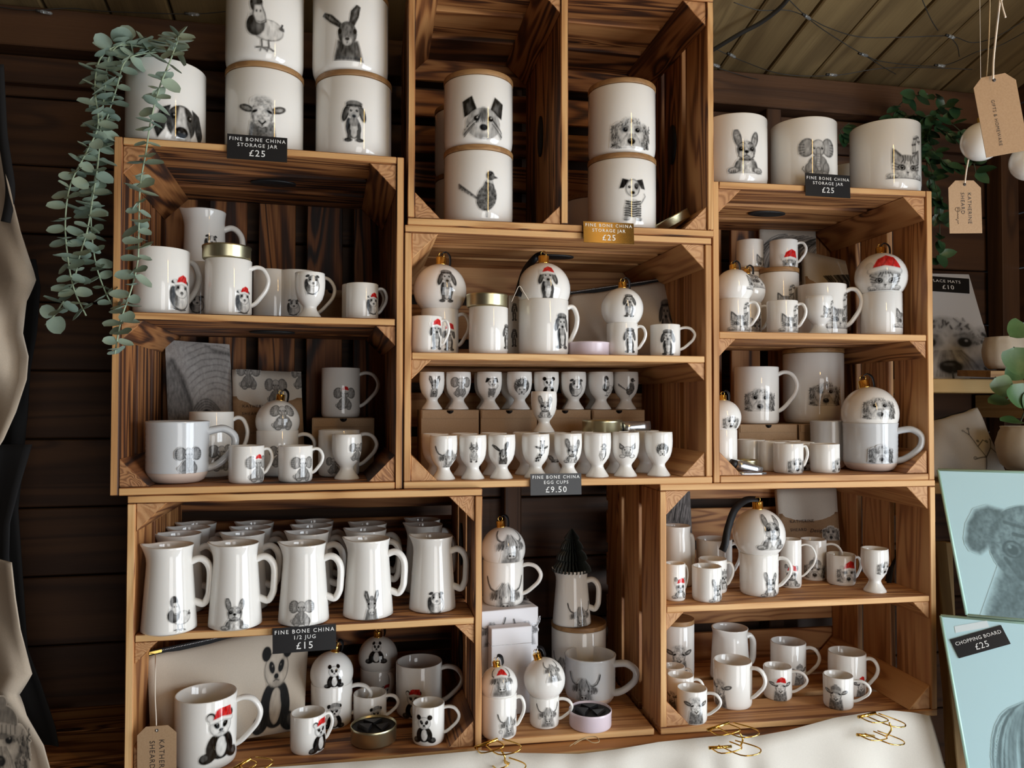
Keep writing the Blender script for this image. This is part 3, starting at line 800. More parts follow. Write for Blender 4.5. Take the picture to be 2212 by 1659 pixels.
def ink_mesh(name, V, keep, cols, m, parent):
    """V (n,n,3) points, keep (n,n) coverage, cols (n,n,3)"""
    n, k = V.shape[0], V.shape[1]
    K = np.maximum.reduce([keep[:-1, :-1], keep[1:, :-1], keep[:-1, 1:], keep[1:, 1:]]) > .05
    ii, jj = np.nonzero(K)
    if not len(ii): return None
    q = np.stack([ii * k + jj, ii * k + jj + 1, (ii + 1) * k + jj + 1, (ii + 1) * k + jj], -1)
    used, inv = np.unique(q.ravel(), return_inverse=True)
    q = inv.reshape(q.shape)
    me = bpy.data.meshes.new(name)
    me.from_pydata(V.reshape(-1, 3)[used].tolist(), [], q.tolist())
    ca = me.attributes.new('ink', 'FLOAT_COLOR', 'POINT')
    cc = np.concatenate([cols.reshape(-1, 3)[used], np.ones((len(used), 1))], 1).astype(np.float32)
    ca.data.foreach_set('color', cc.ravel())
    me.polygons.foreach_set('use_smooth', [True] * len(me.polygons))
    me.update()
    return mesh_obj(name, me, m, parent)
def revolve_print(parent, prof, az, zc, size, name, base=CHINA, m=None, n=76, off=.0003):
    C, A = art(name, n)
    pr = np.array(prof, float)
    seg = np.hypot(np.diff(pr[:, 0]), np.diff(pr[:, 1]))
    S = np.concatenate([[0], np.cumsum(seg)])
    sc = np.interp(zc, pr[:, 1], S)
    rc = max(np.interp(sc, S, pr[:, 0]), 1e-3)
    t = np.linspace(-.5, .5, n) * size
    s = sc + t
    r = np.interp(s, S, pr[:, 0]); z = np.interp(s, S, pr[:, 1])
    dr, dz = np.gradient(r), np.gradient(z)
    L = np.hypot(dr, dz) + 1e-9
    r = r + off * dz / L; z = z - off * dr / L
    a = az + t[None, :] / rc
    V = np.stack([r[:, None] * np.sin(a), -r[:, None] * np.cos(a), np.repeat(z[:, None], n, 1)], -1)
    ok = ((s >= 0) & (s <= S[-1]))[:, None]
    return ink_mesh('animal_print', V, A * ok, C * np.array(base), m or M['ink_china'], parent)

# ================================================================== the setting
RM = Matrix((
    (RD.x, RN.x, 0, 0), (RD.y, RN.y, 0, 0), (0, 0, 1, 0), (0, 0, 0, 1)))
def struct(name, loc=(0, 0, 0)):
    o = link(bpy.data.objects.new(name, None))
    o.empty_display_size = .05
    o.matrix_world = RM @ Matrix.Translation(loc)
    o['kind'] = 'structure'
    return o
WW = [M['wall_wood']]
def slabs(name, boxes, m, axis='x', tone=.5):
    """setting made of plain boards out of the picture: one object with several boxes"""
    root = struct(name)
    for (x0, x1, y0, y1, z0, z1) in boxes:
        plank('wall_panel', root, ((x0 + x1) / 2, (y0 + y1) / 2, (z0 + z1) / 2), (x1 - x0, y1 - y0, z1 - z0), axis, [m], tone)
    return root
# back wall: horizontal boards with shadow gaps in front of a dark backing
wb = struct('wall_back')
plank('backing', wb, (-.14, WALL_Y + .04, 1.07), (LEFT_X * -1 + RIGHT_X + .1, .02, 2.14), 'x', WW, .75)
zz, i = 0.01, 0
while zz < 2.13:
    h = .1245
    plank('plank', wb, (-.14, WALL_Y + .011 + (.0015 if i % 2 else 0), zz + h / 2), (RIGHT_X - LEFT_X, .018, h - .003), 'x', WW, .44 + .1 * random.random(), bev=.002)
    zz += h; i += 1
for px in (1105, 1664):
    P = ray(px, 600); k = (WALL_Y - .02) / P.dot(RN)
    xr = (P * k).dot(RD)
    plank('batten', wb, (xr, WALL_Y - .02, 1.05), (.034, .04, 2.1), 'z', WW, .32, bev=.002)
plank('wall_plate', wb, (-.14, WALL_Y - .025, EAVE_Z - .03), (RIGHT_X - LEFT_X, .05, .07), 'x', WW, .25, bev=.002)
plank('wall_plate', wb, (-.14, WALL_Y - .008, EAVE_Z - .095), (RIGHT_X - LEFT_X, .02, .05), 'x', WW, .35, bev=.002)
# right wall with an assumed window opening
wr = struct('wall_right')
def rw(y0, y1, z0, z1, t=.5):
    plank('plank', wr, (RIGHT_X + .012, (y0 + y1) / 2, (z0 + z1) / 2), (.02, y1 - y0, z1 - z0 - .003), 'y', WW, t, bev=.002)
zz = .01
while zz < 2.75:
    z1 = zz + .1245
    if z1 > WIN['z0'] and zz < WIN['z1']:
        rw(FRONT_Y, WIN['y0'] - .04, zz, z1); rw(WIN['y1'] + .04, WALL_Y, zz, z1, .45 + .1 * random.random())
    else: rw(FRONT_Y, WALL_Y, zz, z1, .45 + .1 * random.random())
    zz = z1
plank('corner_post', wr, (RIGHT_X - .02, WALL_Y - .03, 1.06), (.045, .045, 2.1), 'z', WW, .3, bev=.002)
win = struct('assumed_window_1')  # assumed window, unseen, frames the opening for the side light
WY, WZ = (WIN['y0'] + WIN['y1']) / 2, (WIN['z0'] + WIN['z1']) / 2
for y in (WIN['y0'] - .02, WY, WIN['y1'] + .02):
    plank('assumed_window_frame', win, (RIGHT_X, y, WZ), (.05, .04 if y != WY else .025, WIN['z1'] - WIN['z0'] + .08), 'z', WW, .3)
for z in (WIN['z0'] - .02, WIN['z1'] + .02):
    plank('assumed_window_frame', win, (RIGHT_X, WY, z), (.05, WIN['y1'] - WIN['y0'], .04), 'y', WW, .3)
slabs('wall_left', [(LEFT_X - .02, LEFT_X, FRONT_Y, WALL_Y, 0, 2.75)], M['wall_wood'], 'y')
slabs('wall_front', [(LEFT_X, DOOR['x0'], FRONT_Y - .02, FRONT_Y, 0, 2.95), (DOOR['x1'], RIGHT_X, FRONT_Y - .02, FRONT_Y, 0, 2.95),
                     (DOOR['x0'], DOOR['x1'], FRONT_Y - .02, FRONT_Y, DOOR['z1'], 2.95)], M['wall_wood'])
dr = struct('assumed_door_1')  # assumed doorway, unseen, opening for the light behind the viewer
for x in (DOOR['x0'], DOOR['x1']):
    plank('assumed_door_frame', dr, (x, FRONT_Y, DOOR['z1'] / 2), (.05, .06, DOOR['z1']), 'z', WW, .3)
plank('assumed_door_frame', dr, ((DOOR['x0'] + DOOR['x1']) / 2, FRONT_Y, DOOR['z1']), (DOOR['x1'] - DOOR['x0'], .06, .05), 'x', WW, .3)
fl = struct('floor')
for i in range(22):
    x = LEFT_X + .075 + i * .147
    plank('plank', fl, (x, (FRONT_Y + WALL_Y) / 2, -.01), (.144, WALL_Y - FRONT_Y, .02), 'y', [M['floor']], .5)
# sloping ceiling: boards running up towards the viewer
ce = struct('ceiling')
ca = math.atan(SLOPE)
Lc = (WALL_Y - FRONT_Y + .1) / math.cos(ca)
Rc = Matrix.Rotation(-ca, 3, 'X')
mid_y = (WALL_Y + FRONT_Y) / 2
mid_z = EAVE_Z + .006 + (WALL_Y - mid_y) * SLOPE
i = 0
x = LEFT_X + .05
while x < RIGHT_X + .05:
    plank('plank', ce, (x, mid_y, mid_z + .012 + (.002 if i % 2 else 0)), (.104, Lc, .018), 'y', [M['ceil_wood']], .4 + .14 * random.random(), bev=.003, rot=Rc)
    x += .109; i += 1
plank('backing', ce, (-.14, mid_y, mid_z + .045), (RIGHT_X - LEFT_X + .1, Lc, .02), 'y', [M['ceil_wood']], .95, rot=Rc)
def on_ceiling(px, py, drop=.012):
    r = ray(px, py)
    # plane: z = EAVE_Z + (WALL_Y - yr) * SLOPE - drop
    k = (EAVE_Z - drop - CZ + WALL_Y * SLOPE) / (r.z + r.dot(RN) * SLOPE)
    return CAMP + r * k

# ================================================================== table and cloth
TZ = CZ - .5344
tb = thing('wooden_table', 'wooden plank table carrying the lower crates and draped with cream cloth', 'table', room(0, 1.16, 0), RYAW)
for i in range(3):
    plank('table_plank', tb, (.11, .055 + i * .112, TZ - .0135), (1.36, .108, .025), 'x', [M['wood'], M['wood_edge']], .36, front=(i == 0))
for x in (-.5, .72):
    for y in (.04, .30):
        plank('leg', tb, (x, y, (TZ - .026) / 2), (.05, .05, TZ - .026), 'z', [M['wood']], .5)
# ================================================================== crates
CM = [M['wood'], M['wood_edge']]
def crate(key, label, tall, tone, light=False, shelf=None, divider=None, holes=(), backs=5, rng=1):
    o, U, Nn, yw, W, H = FR[key]
    R = random.Random(rng)
    W0 = M['wood_light'] if light else M['wood']
    CM = [W0, M['wood_edge']]
    D, t = .30, BT
    root = thing('wooden_crate', label, 'crate', o, yw, 'flamed wooden crates stacked as shelves')
    def T(): return tone + R.uniform(-.10, .10)
    def panel(kind, x0, x1, z0, z1, axis):
        ws = [.092, .084, .090]; y = 0.0
        g = (D - sum(ws)) / 2
        for i, w in enumerate(ws):
            plank(kind, root, ((x0 + x1) / 2, y + w / 2, (z0 + z1) / 2), (x1 - x0, w, z1 - z0), axis, CM, T(), front=(i == 0))
            y += w + g
    if tall:
        panel('side_slat', 0, t, 0, H, 'z'); panel('side_slat', W - t, W, 0, H, 'z')
        panel('bottom_slat', t + .0004, W - t - .0004, 0, t, 'x'); panel('top_slat', t + .0004, W - t - .0004, H - t, H, 'x')
    else:
        panel('bottom_slat', 0, W, 0, t, 'x'); panel('top_slat', 0, W, H - t, H, 'x')
        panel('side_slat', 0, t, t + .0004, H - t - .0004, 'z'); panel('side_slat', W - t, W, t + .0004, H - t - .0004, 'z')
    b = .040
    def block(x, z, sx, sz, y0=.004, size=b, name='corner_block'):
        prism(name, root, [(x, z), (x + sx * size, z), (x, z + sz * size)], y0, D - .006, [W0, M['end_grain']], T() - .04)
    e = .0003
    block(t + e, t + e, 1, 1); block(W - t - e, t + e, -1, 1); block(t + e, H - t - e, 1, -1); block(W - t - e, H - t - e, -1, -1)
    # back boards
    if tall:
        n = backs; gap = .021; w = (W - gap * (n - 1)) / n
        for i in range(n): plank('back_slat', root, (i * (w + gap) + w / 2, D + .006, H / 2), (w, .010, H), 'z', [W0], T() + .02)
    else:
        n = backs; gap = .019; w = (H - gap * (n - 1)) / n
        for i in range(n): plank('back_slat', root, (W / 2, D + .006, i * (w + gap) + w / 2), (W, .010, w), 'x', [W0], T() + .02)
    if shelf:
        ws = [.093, .086, .092]; y = 0.002
        for i, w in enumerate(ws):
            plank('shelf_board', root, (W / 2, y + w / 2, shelf - t / 2), (W - 2 * t - .001, w, t), 'x', CM, T() - .05, front=(i == 0)); y += w + .009
        block(t + e, shelf - t - e, 1, -1, .004, .030, 'shelf_block'); block(W - t - e, shelf - t - e, -1, -1, .004, .030, 'shelf_block')
    if divider:
        for i in range(3):
            plank('divider_board', root, (divider, .048 + i * .098, H / 2), (.012, .094, H - 2 * t - .001), 'z', CM, T(), front=(i == 0))
        block(divider - .0064, t + e, -1, 1, .004, .030, 'shelf_block'); block(divider - .0064, H - t - e, -1, -1, .004, .04, 'shelf_block')
    for (kind, a, zz_) in holes:               # black plastic grips let into the handle slots
        if kind == 'z':      # horizontal board, seen from below: a = x, zz_ = height of the underside
            v, f = lathe([(0, 0), (.034, 0), (.036, .0008), (.036, .003), (0, .003)], 32)
            v = [(x, y * .52, z) for x, y, z in v]; c = (a, .15, zz_ - .003)
        else:                # side board: a = x of the face, pointing sx
            v, f = lathe([(0, 0), (.034, 0), (.036, .0008), (.036, .003), (0, .003)], 32)
            sg = -1 if kind == 'x-' else 1
            v = [(z * sg, y * .52, x) for x, y, z in v]; c = (a, .15, zz_)
        g = from_py('hand_grip', v, f, M['black_felt'], root)
        g.location = c
    return root
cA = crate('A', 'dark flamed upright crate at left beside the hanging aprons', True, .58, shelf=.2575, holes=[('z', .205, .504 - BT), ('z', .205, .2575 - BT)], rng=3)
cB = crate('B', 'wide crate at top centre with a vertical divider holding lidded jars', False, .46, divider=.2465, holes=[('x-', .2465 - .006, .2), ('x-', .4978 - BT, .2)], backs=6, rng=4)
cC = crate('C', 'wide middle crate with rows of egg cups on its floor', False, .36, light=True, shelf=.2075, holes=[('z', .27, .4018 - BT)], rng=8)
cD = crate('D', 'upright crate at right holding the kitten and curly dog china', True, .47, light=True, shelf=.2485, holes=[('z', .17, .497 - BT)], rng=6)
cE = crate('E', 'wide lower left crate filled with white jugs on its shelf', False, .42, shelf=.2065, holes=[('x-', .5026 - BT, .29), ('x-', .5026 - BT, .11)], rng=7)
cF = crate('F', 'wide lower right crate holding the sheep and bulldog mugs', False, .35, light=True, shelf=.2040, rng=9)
# boards closing the bay between the two lower crates
bay = thing('bay_floor_boards', 'row of bare wooden boards under the highland cow mugs between two crates', 'boards', FR['F'][0] + FR['F'][1] * -.142, FR['F'][3])
for i in range(3):
    plank('plank', bay, (-.002, .048 + i * .1, BT / 2 + .0003), (.268, .096, BT - .0006), 'x', [M['wood_light'], M['wood_edge']], .36 + .05 * i, front=(i == 0))

# cloth hung over the front edge of the table
def cloth():
    top = [(380, 1690), (470, 1672), (545, 1657), (640, 1651), (800, 1640), (940, 1627), (1035, 1618), (1075, 1621), (1130, 1624), (1250, 1626), (1330, 1616), (1420, 1600), (1500, 1592), (1545, 1588), (1590, 1584), (1620, 1590), (1700, 1575), (1800, 1548), (1870, 1537), (1920, 1532), (1970, 1537), (2010, 1546)]
    nx, nz = 150, 44
    v, f = [], []
    y0 = 1.154
    T = []
    for px, py in top:
        r = ray(px, py); k = y0 / r.dot(RN); P = CAMP + r * k
        T.append((P.dot(RD), P.z))
    xs = np.array([t[0] for t in T]); zs = np.array([t[1] for t in T])
    for i in range(nx):
        x = xs[0] + (xs[-1] - xs[0]) * i / (nx - 1)
        zt = float(np.interp(x, xs, zs))
        for j in range(nz):
            q = j / (nz - 1)
            z = zt - q * (zt - .12)
            dd = min(1.0, q * 9)
            fold = .012 * math.sin(x * 21 + 1.2 * math.sin(q * 3 + x * 4)) + .008 * math.sin(x * 47 + 2 + q * 2)
            # tension creases fanning out under each clip
            for cxp, amp in ((-.40, .012), (-.04, .014), (.34, .016), (.575, .02)):
                dx = x - cxp
                fold += amp * math.exp(-(q * 10)) * math.exp(-(dx / .07) ** 2) * math.cos(dx * 95)
                fold -= amp * .9 * math.exp(-(dx - .10) ** 2 / .0022) * math.exp(-((q - .06) * 15) ** 2)
            y = y0 - .004 - dd * (.010 + .022 + fold) - .02 * q
            if i == nx - 1: y += .006
            v.append(room(x + (.012 * q if i == nx - 1 else 0), y, z))
    for i in range(nx - 1):
        for j in range(nz - 1):
            f.append((i * nz + j, i * nz + j + 1, (i + 1) * nz + j + 1, (i + 1) * nz + j))
    c = room(0, y0, .12)
    o = from_py('table_cloth', [Vector(p) - c for p in v], f, M['white_cloth'])
    o.location = c
    s = o.modifiers.new('thickness', 'SOLIDIFY'); s.thickness = .0012; s.offset = 1
    tag(o, 'cream cloth hanging from the front edge of the table, held by gold clips', 'cloth')
cloth()

# ================================================================== china builders
def rad(w, s, P):                          # true radius behind an apparent width (wide-angle stretch taken out)
    return w * s / 2 * P.y / math.hypot(P.x, P.y)
def hgt(h, s, P):                          # height: pixels, or negative = pixel row of the rim
    return h * s if h >= 0 else (proj(P)[1] + h) * s
def prints(root, prof, info, P, s, pr, base=CHINA, m=None):
    """pr = (animal, pixel x, pixel y of the centre, size in pixels)"""
    if not pr: return
    cx, cy, d = proj(P)
    R = max(p[0] for p in prof)
    for name, px, py, size in ([pr] if isinstance(pr[0], str) else pr):
        e = max(-.97, min(.97, (px - cx) / (R / s)))
        v_ = CAMP - P; v_.z = 0
        Q = P + v_.normalized() * (R * math.sqrt(1 - e * e))
        y0, y1 = proj(Q)[1], proj(Q + Vector((0, 0, .1)))[1]
        revolve_print(root, prof, math.asin(e), .1 * (py - y0) / (y1 - y0), size * s * .97, name, base, m)
def handle_obj(root, R, h, ang, ext, z0=.22, z1=.86, th=.0042, m=None, style='ear'):
    if style == 'ear':
        pts = [(-.004, z1 - .01), (ext * .30, z1 + .045), (ext * .72, z1 + .0), (ext * .98, z1 - .16), (ext * .88, z1 - .33), (ext * .55, z0 + .16), (ext * .2, z0 + .04), (-.004, z0 - .01)]
    elif style == 'jug':
        pts = [(-.004, z1 - .02), (ext * .35, z1 + .02), (ext * .75, z1 - .02), (ext, z1 - .13), (ext * .98, z1 - .35), (ext * .9, z0 + .06), (ext * .65, z0 - .02), (ext * .3, z0 + .0), (-.004, z0 + .04)]
    else:
        pts = [(-.004, z1 - .03), (ext * .2, z1 + .01), (ext * .6, z1 + .02), (ext * .97, z1 - .10), (ext * .95, z1 - .3), (ext * .6, z0 + .14), (ext * .22, z0 + .03), (-.004, z0)]
    path = smooth_path([(R + p[0], 0, p[1] * h) for p in pts], 5)
    v, f = tube(path, th * 1.6, th * .95, 8, side=(0, 1, 0))
    a = ang - math.pi / 2
    ca, sa = math.cos(a), math.sin(a)
    v = [(p.x * ca - p.y * sa, p.x * sa + p.y * ca, p.z) for p in (Vector(q) for q in v)]
    # local frame: angle 0 looks at the viewer (-y), positive to the right
    return from_py('handle', v, f, m or M['china'], root)
def rec(P, s, top, R, root): return dict(P=P, s=s, top=P.z + top, R=R, root=root)
def vessel(name, cat, label, P, s, prof_out, prof_in, group=None, mats=None, seg=44, mod=None, body='body'):
    root = thing(name, label, cat, P, face_cam(P), group)
    v, f = lathe(prof_out + prof_in, seg, mod)
    from_py(body, v, f, mats or M['china'], root)
    return root
def deg(a): return math.radians(a)
def mug(lv, px, w, h, label, d=None, by=None, ang=90, pr=None, on=None, ext=None, group=None, name='mug', dz=0.0):
    P, s = place(lv, px, w, d, by, on, dz)
    R, H = rad(w, s, P), hgt(h, s, P)
    t = .0026
    out = [(0, .0015), (R * .84, .0015), (R * .87, 0), (R * .92, .0004), (R * .975, .003), (R, .008), (R, H * .5), (R, H - .0012)]
    inn = [(R - .0006, H - .0002), (R - t * .6, H), (R - t, H - .0012), (R - t, H * .5), (R - t, .008), (R - t * 2.5, .005), (0, .0045)]
    root = vessel(name, 'mug', label, P, s, out, inn, group)
    if ang is not None: handle_obj(root, R - .001, H, deg(ang), ext * s if ext else R * .82, th=min(.0042, R * .105))
    prints(root, out[3:], None, P, s, pr)
    return rec(P, s, H, R, root)
def jar(lv, px, w, h, label, d=None, by=None, pr=None, on=None, lid=True, group=None, name='storage_jar', dz=0.0):
    P, s = place(lv, px, w, d, by, on, dz)
    R, H = rad(w, s, P), hgt(h, s, P)
    lh = .0085 if lid else 0
    hb = H - lh
    t = .004
    out = [(0, .002), (R * .80, .002), (R * .83, 0), (R * .88, .0008), (R * .94, .004), (R * .98, .010), (R, .019), (R, hb * .5), (R, hb - .002)]
    inn = [(R - .001, hb - .0004), (R - t * .5, hb), (R - t, hb - .001), (R - t, hb * .5), (R - t, .012), (R - t * 3, .006), (0, .006)]
    root = vessel(name, 'jar', label, P, s, out, inn, group, seg=56)
    if lid:
        v, f = lathe([(0, hb - .004), (R - t * 1.4, hb - .004), (R - t * 1.4, hb + .0002), (R * 1.002, hb + .0002), (R * 1.008, hb + .0012), (R * 1.008, H - .0012), (R * .998, H), (0, H)], 56)
        l = from_py('bamboo_lid', v, f, M['bamboo'], root)
        l.data.polygons.foreach_set('use_smooth', [abs(p.normal.z) < .5 for p in l.data.polygons])
    prints(root, out[3:], None, P, s, pr)
    return rec(P, s, H, R, root)
def eggcup(lv, px, w, h, label, d=None, by=None, pr=None, on=None, group='china egg cups', dz=0.0):
    P, s = place(lv, px, w, d, by, on, dz)
    R, H = rad(w, s, P), hgt(h, s, P)
    pts = [(.80, 0), (.84, .012), (.80, .045), (.64, .12), (.49, .195), (.44, .245), (.47, .285), (.64, .35), (.82, .44), (.93, .55), (.985, .68), (1.0, .8), (.985, .92), (.97, .995)]
    out = [(0, .012 * H), (.5 * R, .012 * H), (.74 * R, 0)] + [(a * R, b * H) for a, b in pts]
    t = .0026
    inn = [(.955 * R, H), (.955 * R - t * .6, H), (.985 * R - t, .9 * H), (R - t, .78 * H), (.93 * R - t, .58 * H), (.7 * R, .44 * H), (.35 * R, .37 * H), (0, .355 * H)]
    root = vessel('egg_cup', 'egg cup', label, P, s, out, inn, group, seg=40)
    prints(root, out[9:], None, P, s, pr)
    return rec(P, s, H, R, root)
def jug(lv, px, w, h, label, d=None, by=None, ang=92, spout=-92, pr=None, on=None, ext=None, group=None, top=.80, dz=0.0):
    P, s = place(lv, px, w, d, by, on, dz)
    R, H = rad(w, s, P), hgt(h, s, P)
    f_ = lambda k: R * (1 + (top - 1) * min(1, k / .86)) + (R * .06 * max(0, (k - .86) / .14) ** 1.6)
    ks = [.02, .06, .15, .3, .45, .6, .72, .8, .86, .9, .94, .97, .99]
    out = [(0, .0015), (R * .88, .0015), (R * .92, 0), (R * .98, .002)] + [(f_(k), k * H) for k in ks]
    t = .0032
    inn = [(f_(1) - .0006, H - .0003), (f_(1) - t * .6, H)] + [(f_(k) - t, k * H) for k in reversed(ks[1:])] + [(f_(.02) - t * 2, .006), (0, .0055)]
    sp = deg(spout)
    def mod(p, a, r, z):
        k = z / H
        if k < .78: return p
        da = math.atan2(math.sin(a - sp), math.cos(a - sp))
        g = math.exp(-(da / .42) ** 2) * ((k - .78) / .22) ** 1.5
        e = R * .20 * g
        return (p[0] + e * math.sin(sp), p[1] - e * math.cos(sp), z + .03 * H * g)
    root = vessel('jug', 'jug', label, P, s, out, inn, group, seg=48, mod=mod)
    handle_obj(root, f_(.75) - .0005, H, deg(ang), ext * s if ext else R * .62, .30, .80, .0055, style='jug')
    prints(root, out[3:12], None, P, s, pr)
    return rec(P, s, H, R, root)
def stoneware(lv, px, w, h, label, d=None, by=None, ang=90, pr=None, on=None, ext=None, raw=True, group=None):
    P, s = place(lv, px, w, d, by, on)
    R, H = rad(w, s, P), hgt(h, s, P)
    band = .17 if raw else .04
    lo = [(0, .002), (R * .62, .002), (R * .66, 0), (R * .74, .002), (R * .83, .05 * H), (R * .91, .12 * H), (R * .945, band * H)]
    hi = [(R * .955, band * H + .0006), (R * .975, .22 * H), (R * .97, .32 * H)]
    for i in range(14):
        k = .34 + i * .045
        hi.append((R * (.965 + .008 * (i % 2) + .02 * max(0, k - .5)), k * H))
    hi += [(R * .99, .965 * H), (R, .99 * H)]
    t = .005
    inn = [(R - .0012, H - .0004), (R - t * .5, H), (R - t, H * .985), (R * .97 - t, .5 * H), (R * .95 - t, .2 * H), (R * .8 - t, .08 * H), (0, .07 * H)]
    root = thing('stoneware_mug', label, 'mug', P, face_cam(P), group)
    v, f = lathe(hi + inn, 48); from_py('body', v, f, M['stone'], root)
    v, f = lathe(lo + [(R * .93, band * H + .001)], 48); from_py('unglazed_base', v, f, M['raw'] if raw else M['stone'], root)
    if ang is not None: handle_obj(root, R * .955, H, deg(ang), ext * s if ext else R * .8, .22, .84, .0062, M['stone'], 'stone')
    smooth = [(a, b) for a, b in hi[:-1]]
    prints(root, [(R * .99, z) for r, z in smooth], None, P, s, pr, base=(.60, .615, .625))
    return rec(P, s, H, R, root)
def bauble(on, w, label, pr=None, cap=0.0, lean=0.0, ribbon=None, px=None, group='china baubles', P=None, s=None, name='bauble'):
    """a ball resting in the mouth of the mug below; cap = lean of the gold cap in degrees to the right, lean = towards the viewer"""
    if on is not None:
        P0, s = on['P'].copy(), on['s']
        Rb = max(rad(w, s, P0), on['R'] * 1.03)
        rm = on['R'] - .0012
        P0.z = on['top'] + math.sqrt(max(Rb * Rb - rm * rm, 1e-8)) - Rb
    else:
        P0, Rb = P.copy(), rad(w, s, P)
        P0.z -= Rb
    root = thing(name, label, 'bauble', P0, face_cam(P0), group)
    ns = 22
    prof = [(Rb * math.sin(math.pi * i / ns), Rb - Rb * math.cos(math.pi * i / ns)) for i in range(ns + 1)]
    prof[0] = (0, 0); prof[-1] = (0, 2 * Rb)
    v, f = lathe(prof, 44)
    from_py('ball', v, f, M['china'], root)
    if pr:
        C = P0 + Vector((0, 0, Rb))
        cx, cy, dd = proj(C)
        for name_, px_, py_, sz in ([pr] if isinstance(pr[0], str) else pr):
            e = max(-.95, min(.95, (px_ - cx) * s / Rb)); q = max(-.9, min(.9, (cy - py_) * s / Rb))
            zc = Rb + q * Rb
            rr = math.sqrt(max(1 - q * q, .05))
            revolve_print(root, prof, math.asin(max(-.97, min(.97, e / rr))), zc, sz * s, name_)
    # cap and ring lean together
    Mx = Matrix.Translation((0, 0, Rb)) @ Matrix.Rotation(deg(cap), 4, 'Y') @ Matrix.Rotation(deg(-lean), 4, 'X')
    cr_, ch = Rb * .20, Rb * .26
    v, f = lathe([(cr_ * .98, Rb * .965), (cr_ * 1.08, Rb * .975), (cr_ * 1.08, Rb * 1.0), (cr_, Rb * 1.01), (cr_, Rb + ch * .92), (cr_ * .94, Rb + ch), (0, Rb + ch)], 20)
    capo = from_py('gold_cap', [Mx @ Vector(p) for p in v], f, M['gold'], root)
    ring = [Vector((Rb * .10 * math.cos(a), 0, Rb + ch + Rb * .085 + Rb * .10 * math.sin(a))) for a in np.linspace(-1.2, 4.4, 16)]
    v, f = tube(ring, Rb * .014, seg=6)
    from_py('ring', [Mx @ Vector(p) for p in v], f, M['gold'], capo)
    if ribbon:
        inv = root.matrix_basis.inverted() if False else (Matrix.Translation(P0) @ Matrix.Rotation(face_cam(P0), 4, 'Z')).inverted()
        top = Mx @ Vector((0, 0, Rb + ch + Rb * .1))
        pts = [top] + [inv @ at(a, b, (P0 - CAMP).dot(AF) + dz) for a, b, dz in ribbon]
        v, f = strip(smooth_path(pts, 7), .012, lambda q: (.8, .25 * math.sin(q * 5), -.5), .0007)
        from_py('ribbon', v, f, M['black_satin'], root)
    else:
        pts = [Mx @ Vector((x * Rb, y * Rb, Rb + ch + z * Rb)) for x, y, z in ((0, 0, .1), (.16, .06, .22), (.32, .16, .08), (.34, .28, -.22), (.3, .42, -.42))]
        v, f = strip(smooth_path(pts, 5), .009, (.35, 1, .2), .0007)
        from_py('ribbon', v, f, M['black_satin'], root)
    return dict(P=P0, s=s, top=P0.z + 2 * Rb, R=Rb, root=root)
def tin(lv, px, w, h, label, d=None, by=None, on=None, m='tin', filled=False, dz=0.0, name='candle_tin', tilt=None):
    P, s = place(lv, px, w, d, by, on, dz)
    R, H = rad(w, s, P), hgt(h, s, P)
    root = thing(name, label, 'tin', P, face_cam(P))
    t = .0012
    v, f = lathe([(0, 0), (R * .9, 0), (R * .96, H * .04), (R * .985, H * .13), (R * .985, H * .8), (R, H * .84), (R, H * .97), (R - .0006, H), (R - t, H * .99), (R - t, H * .2), (R * .9, .0014), (0, .0014)], 48)
    from_py('body', v, f, M[m], root)
    if filled:
        v, f = lathe([(0, H * .8), (R - t * 1.2, H * .8), (R - t * 1.2, H * .86), (R * .85, H * .86), (R * .83, H * .84), (0, H * .84)], 40)
        w_ = from_py('black_liner', v, f, M['black_felt'], root)
        for k in range(3):
            a0 = k * 2.09 + .5
            pts = [(R * .72 * math.sin(a0 + j), -R * .72 * math.cos(a0 + j)) for j in (0, 1.25)] + [(R * .1 * math.sin(a0 + .6), -R * .1 * math.cos(a0 + .6))]
            vv = [(x, y, H * .845) for x, y in pts] + [(x * .92, y * .92, H * (.96 + .05 * k)) for x, y in pts]
            from_py('folded_ribbon', vv, [(0, 1, 2), (5, 4, 3), (0, 3, 4, 1), (1, 4, 5, 2), (2, 5, 3, 0)], M['black'], w_, smooth=False)
    if tilt: root.rotation_euler = (root.rotation_euler.to_matrix() @ Matrix.Rotation(deg(tilt[0]), 3, 'Y') @ Matrix.Rotation(deg(tilt[1]), 3, 'X')).to_euler()
    return rec(P, s, H, R, root)

